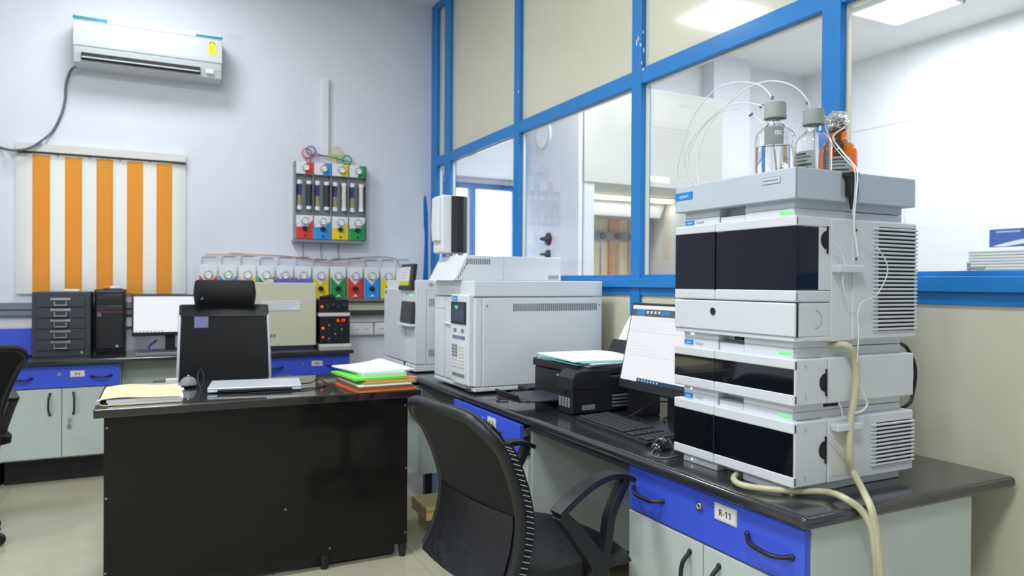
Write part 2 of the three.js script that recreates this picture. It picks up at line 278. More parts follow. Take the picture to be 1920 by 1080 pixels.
// ---------------------------------------------------------------- on the far wall
{ // air conditioner
  const t = thing('air_conditioner', 'white split air conditioner mounted high on the far wall', 'air conditioner', [-0.02, 2.633, FARZ]);
  const x0 = -0.468, x1 = 0.424, zf = FARZ + 0.215;
  part(t, 'body', extZY([[FARZ, 2.64], [FARZ + 0.12, 2.633], [FARZ + 0.185, 2.645], [zf - 0.008, 2.70], [zf, 2.735], [zf - 0.004, 2.915], [zf - 0.015, 2.95], [zf - 0.04, 2.958], [FARZ, 2.958]], x0, x1, 0.006), M.acWhite);
  part(t, 'front_panel', extZY([[zf - 0.006, 2.745], [zf + 0.006, 2.745], [zf + 0.008, 2.76], [zf + 0.004, 2.905], [zf - 0.006, 2.905]], x0 - 0.001, x1 + 0.001, 0.003), M.acWhite);
  part(t, 'trim_strip', bx(x0 - 0.001, x1 + 0.001, 2.908, 2.93, zf - 0.02, zf + 0.003, 0.002), M.silver, 'silver trim strip');
  part(t, 'trim_end', bx(x0 - 0.002, -0.275, 2.912, 2.934, zf - 0.02, zf + 0.0045, 0.002), M.tealTrim, 'teal trim end'); part(t, 'trim_end', bx(0.255, x1 + 0.002, 2.912, 2.928, zf - 0.02, zf + 0.0045, 0.002), M.tealTrim, 'teal trim end');
  part(t, 'outlet', bx(-0.425, 0.285, 2.658, 2.706, FARZ + 0.1, FARZ + 0.2085, 0.002), M.dark, 'dark air outlet');
  const lv = bx(-0.422, 0.282, -0.003, 0.003, -0.022, 0.022, 0.002); lv.rotateX(0.5); lv.translate(0, 2.679, FARZ + 0.205); part(t, 'louver', lv, M.acWhite);
  const lv2 = bx(-0.422, 0.282, -0.002, 0.002, -0.012, 0.012, 0.002); lv2.rotateX(0.5); lv2.translate(0, 2.664, FARZ + 0.196); part(t, 'louver', lv2, M.greyPlastic);
  plate(t, 'energy_label', 0.055, 0.095, canvasTex(128, 224, (c) => { c.fillStyle = '#e8e23a'; c.fillRect(0, 60, 128, 164); c.fillStyle = '#f4f0e0'; c.fillRect(0, 0, 128, 60); c.fillStyle = '#7a3b1f'; c.beginPath(); c.arc(64, 60, 52, Math.PI, 0); c.fill(); c.fillStyle = '#e8d83a'; c.beginPath(); c.arc(64, 60, 34, Math.PI, 0); c.fill(); c.fillStyle = '#8f8a2a'; for (let i = 0; i < 7; i++) c.fillRect(14, 84 + i * 18, 100 - (i % 3) * 22, 5); }), 0.36, 2.845, zf + 0.0085);
  plate(t, 'status_label', 0.05, 0.03, M.paleTag, 0.345, 2.685, zf - 0.008);
}
single('power_cable', tube([[-0.452, 2.645, FARZ + 0.1], [-0.5, 2.615, FARZ + 0.03], [-0.525, 2.53, FARZ + 0.012], [-0.53, 2.43, FARZ + 0.012], [-0.55, 2.33, FARZ + 0.012], [-0.6, 2.21, FARZ + 0.015], [-0.655, 2.13, FARZ + 0.075], [-0.72, 2.075, FARZ + 0.082], [-0.79, 2.056, FARZ + 0.078], [-0.87, 2.07, FARZ + 0.02], [-1.0, 2.12, FARZ + 0.012]], 0.0085, 80), M.cableGrey, 'grey power cable drooping from the air conditioner past the blind', 'cable');
{ // vertical blind
  const t = thing('vertical_blind', 'vertical blind of orange and white fabric slats over the window', 'blind', [-0.3, 1.13, FARZ + 0.03]);
  part(t, 'headrail', bx(-0.80, 0.204, 2.062, 2.117, FARZ + 0.0, FARZ + 0.055, 0.003), M.paleTag);
  part(t, 'rail_slot', bx(-0.795, 0.2, 2.05, 2.063, FARZ + 0.012, FARZ + 0.044, 0.001), M.darkGrey);
  for (let i = 0; i < 11; i++) {
    const xc = -0.752 + i * 0.0908, orange = i % 2 === 1, dz = orange ? 0.004 : -0.006, ang = (orange ? 0.03 : -0.05) + (rnd() - 0.5) * 0.06, hw = 0.049;
    const g = slab(6, 4, (u, v) => { const a = (u - 0.5) * 2 * hw; return V(xc + a * Math.cos(ang), 1.142 + v * 0.903, FARZ + 0.028 + dz + a * Math.sin(ang) + 0.003 * Math.cos((u - 0.5) * Math.PI)); }, 0.0008);
    const m = part(t, 'slat', g, orange ? M.slatOrange : M.slatWhite, orange ? 'orange slat' : 'white slat');
    part(m, 'carrier', bx(xc - 0.006, xc + 0.006, 2.04, 2.056, FARZ + 0.022 + dz, FARZ + 0.034 + dz, 0.002), M.paleTag);
    part(m, 'bottom_weight', bx(xc - hw + 0.003, xc + hw - 0.003, 1.131, 1.146, FARZ + 0.0235 + dz, FARZ + 0.0325 + dz, 0.002), orange ? M.slatOrange : M.slatWhite);
  }
}
single('cable_trunking', bx(1.157, 1.206, 2.2, 2.795, FARZ, FARZ + 0.03, 0.002), M.white, 'white vertical cable trunking on the wall above the gas panel', 'trunking');

const gaugeFace = canvasTex(96, 96, (c) => { c.fillStyle = '#eef0ee'; c.fillRect(0, 0, 96, 96); c.strokeStyle = '#444'; c.lineWidth = 4; c.beginPath(); c.arc(48, 48, 34, 2.3, 7.1); c.stroke(); c.lineWidth = 5; c.beginPath(); c.moveTo(48, 48); c.lineTo(30, 66); c.stroke(); });
const gaugeMat = std({ map: gaugeFace, roughness: 0.3 });
function gauge(parent, x, y, z, r) {
  const g = part(parent, 'gauge', [cyl(r, r, 0.022, x, y, z + 0.011, 'z', 28), ring(r - 0.002, 0.003, x, y, z + 0.022)], M.chrome, 'round chrome pressure gauge');
  const d = new THREE.CircleGeometry(r - 0.003, 24); d.translate(x, y, z + 0.0228); part(g, 'dial', d, gaugeMat);
}
const gasColors = [['red', M.red], ['blue', M.cyan], ['yellow', M.yellow], ['green', M.emerald]];
{ // upper gas panel
  const t = thing('gas_purifier_panel', 'wall panel of four gas purifier columns with coloured regulator plates', 'gas panel', [1.215, 1.53, FARZ]);
  part(t, 'back_plate', bx(0.945, 1.487, 1.535, 2.135, FARZ, FARZ + 0.03, 0.003), M.steel);
  part(t, 'bottom_rail', bx(0.935, 1.475, 1.52, 1.543, FARZ, FARZ + 0.11, 0.003), M.steel);
  for (const x of [0.947, 1.078, 1.211, 1.344, 1.486]) part(t, 'divider', bx(x - 0.003, x + 0.003, 1.545, 2.13, FARZ + 0.03, FARZ + 0.1, 0.001), M.steel);
  for (let i = 0; i < 4; i++) {
    const x = 0.952 + i * 0.1335, zf = FARZ + 0.1, w = 0.124, mat = gasColors[i][1];
    const up = part(t, 'upper_plate', bx(x, x + w, 2.035, 2.128, zf - 0.02, zf, 0.002), M.white); part(up, 'colour_patch', ext([[x + w * 0.52, 2.036], [x + w - 0.001, 2.036], [x + w - 0.001, 2.127], [x + w * 0.62, 2.127]], zf, zf + 0.0012, 'xy', 0), mat, gasColors[i][0] + ' colour patch'); gauge(up, x + w * 0.55, 2.083, zf, 0.026);
    const lo = part(t, 'lower_plate', bx(x, x + w, 1.548, 1.725, zf - 0.02, zf, 0.002), M.white);
    part(lo, 'colour_patch', ext([[x + 0.001, 1.549], [x + w - 0.001, 1.549], [x + w - 0.001, 1.69], [x + w * 0.55, 1.62], [x + w * 0.3, 1.655], [x + 0.001, 1.66]], zf, zf + 0.0012, 'xy', 0), mat, gasColors[i][0] + ' colour patch');
    gauge(lo, x + w * 0.52, 1.682, zf, 0.027); part(lo, 'knob', [cyl(0.019, 0.017, 0.028, x + w * 0.52, 1.625, zf + 0.014, 'z', 20)], M.blackPlastic); part(lo, 'name_tag', bx(x + 0.006, x + 0.042, 1.638, 1.656, zf, zf + 0.002, 0), M.paper); part(lo, 'outlet', cyl(0.006, 0.006, 0.03, x + w * 0.52, 1.57, zf + 0.015, 'z', 12), M.dark);
    const cx = x + 0.028, c = part(t, 'purifier_cartridge', cyl(0.016, 0.016, 0.16, cx, 1.88, zf - 0.03), M.clearGlass);
    part(c, 'upper_filling', cyl(0.0145, 0.0145, 0.075, cx, 1.915, zf - 0.03), M.purple, 'violet filling'); part(c, 'lower_filling', cyl(0.0145, 0.0145, 0.078, cx, 1.838, zf - 0.03), M.bead, 'beige filling');
    for (const y of [1.975, 1.782]) part(c, 'end_cap', cyl(0.021, 0.021, 0.03, cx, y, zf - 0.03), M.whiteGloss);
    const dk = i < 2, fx = x + 0.1, f = part(t, 'filter_tube', cyl(0.017, 0.017, 0.18, fx, 1.88, zf - 0.03), dk ? M.darkGrey : M.paleTag, dk ? 'dark filter tube' : 'pale filter tube');
    for (const y of [1.975, 1.785]) part(f, 'end_cap', cyl(0.02, 0.02, 0.024, fx, y, zf - 0.03), M.whiteGloss);
  }
}
[['red', M.red, 1.045, 2.205, 0.036, 0.012], ['blue', M.purple, 1.075, 2.225, 0.034, 0.02], ['yellow', M.yellow, 1.272, 2.232, 0.038, 0.016], ['green', M.emerald, 1.352, 2.178, 0.036, 0.014]].forEach(([n, m, x, y, R, dz]) => {
  const pts = []; for (let i = 0; i <= 26; i++) { const a = -Math.PI / 2 + i / 26 * Math.PI * 2.3; pts.push([x + Math.cos(a) * R, y + Math.sin(a) * R, FARZ + dz + i * 0.0006]); }
  pts.unshift([x - 0.01, 2.13, FARZ + dz + 0.02]); pts.push([1.18 + (x > 1.2 ? 0.02 : -0.02), 2.19, FARZ + dz + 0.03]);
  single('coiled_gas_tube', tube(pts, 0.0042, 90, 6), m, 'coil of thin ' + n + ' gas tubing above the purifier panel', 'tubing');
});
// row of regulators above the far bench
const regLabel = ['behind the monitor and black chair', 'over the beige instrument', 'next to the white touch-screen instrument'];
for (let i = 0; i < 12; i++) {
  const x = 0.289 + i * 0.1325, w = 0.119, y0 = 1.096, y1 = 1.34, zf = FARZ + 0.07, [cn, mat] = gasColors[i % 4];
  const where = i < 4 ? 'above the black headrest' : i < 8 ? 'above the beige instrument and black controllers' : 'above the wall sockets';
  const t = thing('gas_regulator', `wall gas regulator with ${cn} and white plate ${where}`, 'regulator', [x + w / 2, y0, FARZ], 'gas regulators in a row above the far bench');
  part(t, 'bracket', bx(x + 0.02, x + w - 0.02, y0 + 0.03, y1 - 0.03, FARZ, zf - 0.012, 0.002), M.steel);
  const pl = part(t, 'plate', bx(x, x + w, y0, y1, zf - 0.014, zf, 0.003), M.white);
  part(pl, 'colour_field', ext([[x + 0.001, y0 + 0.001], [x + w - 0.001, y0 + 0.001], [x + w - 0.001, y0 + 0.17], [x + w / 2, y0 + 0.105], [x + 0.001, y0 + 0.17]], zf, zf + 0.0014, 'xy', 0), mat, cn + ' field with a notch');
  gauge(t, x + w / 2, 1.272, zf, 0.029);
  part(t, 'knob', cyl(0.02, 0.017, 0.032, x + w / 2, 1.172, zf + 0.016, 'z', 20), M.blackPlastic);
  part(t, 'outlet', [cyl(0.007, 0.007, 0.03, x + w / 2, 1.118, zf + 0.012, 'z', 12), bx(x + w / 2 - 0.02, x + w / 2 + 0.02, 1.108, 1.113, zf, zf + 0.003, 0)], M.chip);
  const ux = x + 0.02, top = 1.395 + (i % 3) * 0.006, ex = ux + 0.095;
  part(t, 'feed_pipe', tube([[ux, y1 - 0.02, FARZ + 0.03], [ux, y1 + 0.03, FARZ + 0.02], [ux + (ex - ux) * 0.08, top, FARZ + 0.014], [ux + (ex - ux) * 0.3, top + 0.003, FARZ + 0.012], [ex, top + 0.003, FARZ + 0.012]], 0.003, 40, 6), M.steel);
}
single('gas_line', tube([[0.33, 1.418, FARZ + 0.02], [0.7, 1.423, FARZ + 0.022], [1.05, 1.402, FARZ + 0.026], [1.2, 1.37, FARZ + 0.03], [1.32, 1.375, FARZ + 0.03], [1.5, 1.395, FARZ + 0.022]], 0.0028, 80, 6), M.salmon, 'thin red gas line running along the top of the regulators', 'tubing');
single('gas_line', tube([[0.5, 1.43, FARZ + 0.018], [0.9, 1.412, FARZ + 0.02], [1.2, 1.388, FARZ + 0.022], [1.36, 1.408, FARZ + 0.02], [1.75, 1.412, FARZ + 0.018], [1.79, 1.34, FARZ + 0.02]], 0.0028, 80, 6), M.greyPlastic, 'thin dark gas line running along the top of the regulators', 'tubing');
for (let i = 0; i < 3; i++) single('gas_line', tube([[1.02 + i * 0.135, 1.53, FARZ + 0.02], [1.02 + i * 0.135, 1.47, FARZ + 0.014], [1.024 + i * 0.135, 1.41, FARZ + 0.018]], 0.0028, 16, 6), M.cableGrey, 'thin pipe joining the purifier panel to the regulator row', 'tubing', 'riser pipes under the purifier panel');
single('mounting_rail', bx(0.27, 1.93, 1.072, 1.094, FARZ, FARZ + 0.085, 0.003), M.steel, 'grey metal rail under the row of regulators', 'rail');
single('wall_duct', bx(0.26, 1.95, 1.0, 1.066, FARZ, FARZ + 0.04, 0.004), M.beige, 'cream wall duct below the regulator rail', 'trunking');
single('wall_shelf', bx(1.36, 1.95, 0.972, 0.994, FARZ, FARZ + 0.08, 0.003), M.darkGrey, 'narrow dark ledge above the wall sockets', 'shelf');
single('cable_trunking', [bx(-2.35, 1.95, 0.925, 0.968, FARZ, FARZ + 0.025, 0.003), bx(-2.35, 1.95, 0.905, 0.925, FARZ, FARZ + 0.034, 0.003)], M.paleTag, 'long cream cable trunking along the far wall behind the bench', 'trunking');
single('cable_trunking', [bx(-2.35, 0.2, 1.03, 1.075, FARZ, FARZ + 0.03, 0.003), bx(-2.35, 0.2, 0.99, 1.02, FARZ, FARZ + 0.04, 0.003)], M.greyPlastic, 'grey double trunking on the wall below the blind', 'trunking');
for (const [x0, x1] of [[1.378, 1.565], [1.576, 1.76]]) {
  const t = thing('wall_socket', x0 < 1.5 ? 'white wall socket plate with two black pin holes' : 'white wall socket plate half hidden by the touch-screen instrument', 'socket', [(x0 + x1) / 2, 0.805, FARZ]);
  part(t, 'plate', bx(x0, x1, 0.805, 0.9, FARZ, FARZ + 0.035, 0.005), M.whiteGloss);
  for (const f of [0.3, 0.7]) { const m = part(t, 'socket_module', bx(x0 + (x1 - x0) * f - 0.035, x0 + (x1 - x0) * f + 0.035, 0.818, 0.888, FARZ + 0.034, FARZ + 0.039, 0.003), M.whiteGloss); parts(m, 'pin_hole', [cyl(0.005, 0.005, 0.004, x0 + (x1 - x0) * f - 0.01, 0.85, FARZ + 0.0385, 'z', 10), cyl(0.005, 0.005, 0.004, x0 + (x1 - x0) * f + 0.01, 0.85, FARZ + 0.0385, 'z', 10)], x0 < 1.5 && f < 0.5 ? M.dark : M.seam); }
}

// ---------------------------------------------------------------- far bench
const FB = 0.75, FZ = -5.0;
single('far_worktop', bx(-1.52, 1.262, FB - 0.028, FB, FARZ + 0.045, FZ, 0.01), M.granite, 'long dark polished granite worktop along the far wall', 'worktop');
function barHandle(parent, p0, p1, out, mat = M.handle) {   // bow handle from p0 to p1, bulging by out
  const a = V(...p0), b = V(...p1), o = V(...out), mid = a.clone().add(b).multiplyScalar(0.5).add(o), q1 = a.clone().lerp(b, 0.2).addScaledVector(o, 0.8), q2 = a.clone().lerp(b, 0.8).addScaledVector(o, 0.8);
  return part(parent, 'handle', [tube([a, q1, mid, q2, b], 0.0058, 28, 8), new THREE.SphereGeometry(0.008, 10, 8).translate(a.x, a.y, a.z), new THREE.SphereGeometry(0.008, 10, 8).translate(b.x, b.y, b.z)], mat, 'black bow handle');
}
function farCabinet(x0, x1, label, tag) {
  const t = thing('base_cabinet', label, 'cabinet', [(x0 + x1) / 2, 0, FZ - 0.3]), zf = -5.06, xm = (x0 + x1) / 2;
  part(t, 'body', bx(x0, x1, 0.155, FB - 0.029, FARZ + 0.06, zf, 0.002), M.cabinetGrey);
  part(t, 'plinth', bx(x0 + 0.01, x1 - 0.01, 0, 0.155, FARZ + 0.1, zf - 0.09, 0.002), M.dark);
  const d = part(t, 'drawer', bx(x0 + 0.004, x1 - 0.004, 0.58, 0.71, zf, zf + 0.02, 0.002), M.drawerBlue, 'blue drawer front');
  const w = x1 - x0; for (const f of [0.17, 0.83]) barHandle(d, [x0 + w * f - 0.055, 0.642, zf + 0.02], [x0 + w * f + 0.055, 0.642, zf + 0.02], [0, -0.006, 0.026]);
  part(d, 'lock', [cyl(0.011, 0.011, 0.006, x0 + w * 0.48, 0.66, zf + 0.022, 'z', 18)], M.chrome);
  plate(d, 'number_label', 0.075, 0.036, textTex(tag, '#d8d8d4', '#333'), x0 + w * 0.63, 0.66, zf + 0.021);
  for (const s of [0, 1]) {
    const a = s ? xm + 0.002 : x0 + 0.004, b = s ? x1 - 0.004 : xm - 0.002, dr = part(t, 'door', bx(a, b, 0.165, 0.574, zf, zf + 0.019, 0.002), M.cabinet), hx = s ? xm + 0.06 : xm - 0.06;
    barHandle(dr, [hx, 0.545, zf + 0.019], [hx, 0.42, zf + 0.019], [s ? 0.006 : -0.006, 0, 0.024]);
    if (s) { part(dr, 'lock', cyl(0.012, 0.012, 0.008, hx - 0.02, 0.39, zf + 0.023, 'z', 16), M.chrome); part(dr, 'key', [bx(hx - 0.024, hx - 0.02, 0.33, 0.39, zf + 0.026, zf + 0.029, 0.001), cyl(0.012, 0.012, 0.003, hx - 0.022, 0.35, zf + 0.03, 'z', 14)], M.steel); }
  }
}
farCabinet(-0.80, -0.18, 'pale grey base cabinet with blue drawer under the dark drawer unit', 'R-6');
farCabinet(-1.5, -0.803, 'pale grey base cabinet with blue drawer under the blue bin', 'R-5');
farCabinet(0.62, 1.245, 'pale grey base cabinet with blue drawer under the beige instrument', 'R-8');
single('knee_panel', bx(-0.178, 0.618, 0.16, FB - 0.03, -5.14, -5.122, 0.002), M.cabinetGrey, 'plain grey panel between the two far base cabinets', 'panel');
{ // grey drawer unit
  const x0 = -0.662, x1 = -0.354, zf = -5.2, t = thing('drawer_unit', 'dark grey desktop unit of five small drawers with label holders', 'drawer unit', [-0.51, FB, -5.35]);
  part(t, 'case', bx(x0, x1, FB, 1.15, -5.5, zf, 0.004), M.darkGrey);
  for (let i = 0; i < 5; i++) { const y = 1.058 - i * 0.0665, d = part(t, 'drawer', bx(x0 + 0.028, x1 - 0.028, y, y + 0.06, zf, zf + 0.008, 0.002), M.darkGrey);
    part(d, 'label_holder', bx(-0.565, -0.458, y + 0.042, y + 0.056, zf + 0.008, zf + 0.012, 0.001), M.chrome);
    part(d, 'pull', [bx(-0.545, -0.478, y + 0.008, y + 0.014, zf + 0.008, zf + 0.026, 0.002), bx(-0.545, -0.54, y + 0.01, y + 0.036, zf + 0.008, zf + 0.022, 0.001), bx(-0.483, -0.478, y + 0.01, y + 0.036, zf + 0.008, zf + 0.022, 0.001)], M.chrome); }
  part(t, 'lock', cyl(0.008, 0.008, 0.006, -0.4, 0.775, zf + 0.003, 'z', 14), M.chrome);
}
single('remote_control', bx(-0.51, -0.42, 1.15, 1.167, -5.34, -5.3, 0.006), M.white, 'small white box lying on top of the dark drawer unit', 'box');
{ // PC tower
  const x0 = -0.34, x1 = -0.165, zf = -5.3, t = thing('computer_tower', 'black computer tower standing on the far worktop below the blind', 'computer', [-0.25, FB, -5.42]);
  part(t, 'case', bx(x0, x1, FB + 0.012, 1.165, -5.58, zf, 0.006), M.blackPlastic);
  part(t, 'front_bezel', bx(x0 + 0.004, x1 - 0.004, FB + 0.03, 1.16, zf, zf + 0.022, 0.012), M.blackPlastic);
  parts(t, 'drive_bay', [bx(x0 + 0.015, x1 - 0.015, 1.10, 1.135, zf + 0.02, zf + 0.0245, 0.002), bx(x0 + 0.015, x1 - 0.015, 1.03, 1.06, zf + 0.02, zf + 0.0245, 0.002)], M.blackGloss);
  part(t, 'accent_line', bx(x0 + 0.012, x1 - 0.012, 1.02, 1.0225, zf + 0.02, zf + 0.024, 0.0005), M.red, 'thin red line');
  plate(t, 'processor_sticker', 0.022, 0.022, M.lavender, x0 + 0.03, 1.005, zf + 0.0225); plate(t, 'badge', 0.016, 0.016, M.chrome, x1 - 0.045, 0.8, zf + 0.0225);
  parts(t, 'foot', [bx(x0 + 0.01, x1 - 0.01, FB, FB + 0.013, zf - 0.03, zf + 0.005, 0.002), bx(x0 + 0.01, x1 - 0.01, FB, FB + 0.013, -5.57, -5.54, 0.002)], M.foamBlack);
}
{ // tricolour strip on the tower
  const t = thing('tricolour_ornament', 'small orange, white and pale blue strip on the black computer tower', 'ornament', [-0.22, 1.165, -5.32]);
  part(t, 'base', bx(-0.29, -0.18, 1.165, 1.172, -5.335, -5.305, 0.002), M.blackPlastic);
  [[-0.288, -0.25, 0xff7a2a], [-0.25, -0.222, 0xf4fff4], [-0.222, -0.2, 0xcfe8ff]].forEach(([a, b, h]) => part(t, 'segment', bx(a, b, 1.172, 1.187, -5.33, -5.31, 0.002), std({ color: h, roughness: 0.4 })));
}
function monitorUi(w, h, near) { return canvasTex(w, h, (c) => { c.fillStyle = '#f4f7fd'; c.fillRect(0, 0, w, h);
  if (near) { c.fillStyle = '#5c6168'; c.fillRect(0, h * 0.05, w, h * 0.095); c.fillStyle = '#2f86d6'; c.fillRect(w * 0.06, h * 0.05, w * 0.1, h * 0.085); c.fillRect(w * 0.36, h * 0.065, w * 0.09, h * 0.05); c.fillStyle = '#dfe6ee'; for (let i = 0; i < 4; i++) c.fillRect(w * (0.18 + i * 0.045), h * 0.07, w * 0.025, h * 0.035); c.fillStyle = '#c9d6e6'; for (let i = 0; i < 6; i++) c.fillRect(w * 0.03, h * (0.18 + i * 0.03), w * (0.5 - (i % 3) * 0.1), 2); c.fillStyle = '#aac4e0'; c.fillRect(0, h * 0.35, w, 2); c.fillRect(0, h * 0.66, w, 2); c.fillStyle = '#cfd8e4'; for (let i = 0; i < 4; i++) c.fillRect(w * 0.04, h * (0.5 + i * 0.04), w * (0.2 + 0.05 * i), 2); c.fillStyle = '#123a5e'; c.fillRect(w * 0.2, h * 0.95, w * 0.8, h * 0.05); c.fillStyle = '#8fd0f0'; for (let i = 0; i < 7; i++) c.fillRect(w * (0.22 + i * 0.035), h * 0.962, w * 0.018, h * 0.025); }
  else { c.fillStyle = '#d5dae8'; c.fillRect(0, 0, w, h * 0.03); c.fillStyle = '#e3e9f6'; c.fillRect(0, h * 0.5, w, 3); c.fillStyle = '#6d7484'; for (let i = 0; i < 8; i++) c.fillRect(w * (0.02 + i * 0.05), h * 0.965, w * 0.028, h * 0.02); } }); }
{ // far monitor
  const t = thing('monitor', 'black monitor with a blank white screen on the far worktop', 'monitor', [0.1, FB, -5.25]), x0 = -0.126, x1 = 0.33, zf = -5.24;
  part(t, 'housing', bx(x0, x1, 0.862, 1.133, zf - 0.03, zf, 0.006), M.blackPlastic);
  const tex = monitorUi(512, 300, false); part(t, 'screen', new THREE.BoxGeometry(x1 - x0 - 0.022, 0.235, 0.002).translate((x0 + x1) / 2, 1.005, zf + 0.0008), std({ color: 0, emissive: 0xffffff, emissiveMap: tex, emissiveIntensity: 0.95, roughness: 0.25 }));
  part(t, 'stand', [bx(0.07, 0.13, FB + 0.012, 0.95, zf - 0.055, zf - 0.031, 0.006), bx(-0.01, 0.21, FB, FB + 0.014, zf - 0.14, zf + 0.05, 0.006)], M.blackPlastic);
}
{ const t = thing('keyboard', 'grey black keyboard in front of the far monitor', 'keyboard', [0.08, FB, -5.1]); part(t, 'case', bx(-0.1, 0.32, FB, FB + 0.022, -5.16, -5.03, 0.005), M.greyPlastic); const ks = []; for (let r = 0; r < 5; r++) for (let k = 0; k < 20; k++) ks.push(bx(-0.09 + k * 0.02, -0.074 + k * 0.02, FB + 0.022, FB + 0.027, -5.15 + r * 0.023, -5.132 + r * 0.023, 0.001, 1)); const km = part(t, 'keys', ks, M.blackPlastic); km.userData.kind = 'stuff'; }
single('monitor_cable', tube([[0.02, 0.83, -5.3], [-0.03, 0.78, -5.32], [0.02, 0.757, -5.28], [0.11, 0.78, -5.3], [0.18, 0.757, -5.32], [0.24, 0.8, -5.38], [0.2, 0.87, -5.4]], 0.007, 60, 8), M.purple, 'bundle of violet blue cable under the far monitor', 'cable');
single('computer_mouse', new THREE.SphereGeometry(1, 20, 12).scale(0.028, 0.018, 0.045).translate(0.25, FB + 0.018, -5.22), M.white, 'white computer mouse beside the far monitor', 'mouse');
single('blue_tray', [bx(-1.1, -0.668, FB, 0.925, -5.3, -5.285, 0.003), bx(-1.1, -1.085, FB, 0.925, -5.55, -5.3, 0.003), bx(-0.683, -0.668, FB, 0.925, -5.55, -5.3, 0.003), bx(-1.1, -0.668, FB, FB + 0.012, -5.55, -5.285, 0.003)], M.drawerBlue, 'blue open bin beside the dark drawer unit', 'bin');
{ // beige instrument
  const x0 = 0.54, x1 = 1.042, zf = -5.22, t = thing('beige_instrument', 'large plain beige instrument box with a white strip label behind the chair', 'instrument', [0.8, FB, -5.4]);
  part(t, 'base', bx(x0 + 0.01, x1 - 0.01, FB, FB + 0.022, FARZ + 0.13, zf - 0.01, 0.003), M.navy, 'dark blue base');
  part(t, 'case', bx(x0, x1, FB + 0.02, 1.216, FARZ + 0.13, zf, 0.006), M.beige);
  plate(t, 'strip_label', 0.26, 0.065, canvasTex(256, 64, (c) => { c.fillStyle = '#dfe2e6'; c.fillRect(0, 0, 256, 64); c.fillStyle = '#b9bec6'; for (let i = 0; i < 4; i++) c.fillRect(10, 10 + i * 13, 236 - i * 20, 4); }), 0.8, 1.055, zf + 0.002, '+z', 0.004);
  const tg = canvasTex(128, 96, (c) => { c.fillStyle = '#d0cfb8'; c.fillRect(0, 0, 128, 96); c.fillStyle = '#22301c'; c.font = 'bold 84px sans-serif'; c.textBaseline = 'middle'; c.fillText('an', 8, 44); });
  plate(t, 'maker_name', 0.06, 0.045, tg, 0.748, 0.845, zf + 0.0008, '+z', 0.0012);
}
single('folder_case', bx(0.765, 1.025, 1.216, 1.243, -5.5, -5.24, 0.004), M.blueLid, 'flat violet blue case lying on the beige instrument', 'case');
single('small_block', bx(0.71, 0.755, 1.216, 1.238, -5.3, -5.25, 0.004), M.beige, 'small pale block on the beige instrument', 'block');
{ // controllers
  const t = thing('temperature_controller', 'black controller with red digital display and red lamps', 'controller', [1.17, FB, -5.35]), x0 = 1.065, x1 = 1.285, zf = -5.22;
  part(t, 'base', bx(x0, x1 + 0.01, FB, FB + 0.024, -5.5, zf + 0.01, 0.003), M.paleTag);
  part(t, 'case', bx(x0 + 0.005, x1, FB + 0.024, 0.975, -5.5, zf, 0.004), M.blackPlastic);
  const dt = canvasTex(128, 56, (c) => { c.fillStyle = '#120000'; c.fillRect(0, 0, 128, 56); c.fillStyle = '#ff3a14'; c.font = 'bold 46px monospace'; c.textAlign = 'center'; c.textBaseline = 'middle'; c.fillText('0.17', 64, 30); });
  part(t, 'display', new THREE.BoxGeometry(0.07, 0.03, 0.003).translate(1.22, 0.945, zf + 0.002), std({ color: 0, emissive: 0xffffff, emissiveMap: dt, emissiveIntensity: 4 }), 'red digital display');
  for (const [x, y] of [[1.09, 0.89], [1.09, 0.825]]) part(t, 'lamp', new THREE.SphereGeometry(y > 0.85 ? 0.009 : 0.006, 12, 8).translate(x, y, zf + 0.003), M.ledRed, 'red lamp');
  for (let r = 0; r < 4; r++) for (let k = 0; k < 3; k++) part(t, 'button', cyl(0.008, 0.007, 0.006, 1.135 + k * 0.045, 0.91 - r * 0.032, zf + 0.003, 'z', 12), (r + k) % 3 ? M.darkGrey : M.greyPlastic);
}
{ const t = thing('control_box', 'smaller black control box stacked on the digital controller, one red lamp', 'controller', [1.17, 0.975, -5.35]), x0 = 1.06, x1 = 1.275, zf = -5.22;
  part(t, 'tray', bx(x0, x1 + 0.01, 0.975, 1.0, -5.5, zf + 0.008, 0.003), M.paleTag); part(t, 'case', bx(x0, x1, 1.0, 1.095, -5.5, zf, 0.004), M.blackPlastic);
  part(t, 'lamp', new THREE.SphereGeometry(0.009, 12, 8).translate(1.083, 1.045, zf + 0.003), M.ledRed, 'red lamp');
  for (let k = 0; k < 4; k++) part(t, 'knob', cyl(0.012, 0.01, 0.014, 1.125 + k * 0.038, 1.045 + (k % 2) * 0.012, zf + 0.007, 'z', 14), M.darkGrey); }
single('pipette_gun', [tube([[1.08, 1.108, -5.26], [1.13, 1.113, -5.27], [1.17, 1.125, -5.28]], 0.013, 16, 10), bx(1.13, 1.19, 1.095, 1.125, -5.3, -5.26, 0.006)], M.blackPlastic, 'small black hand tool lying on the stacked control box', 'tool');
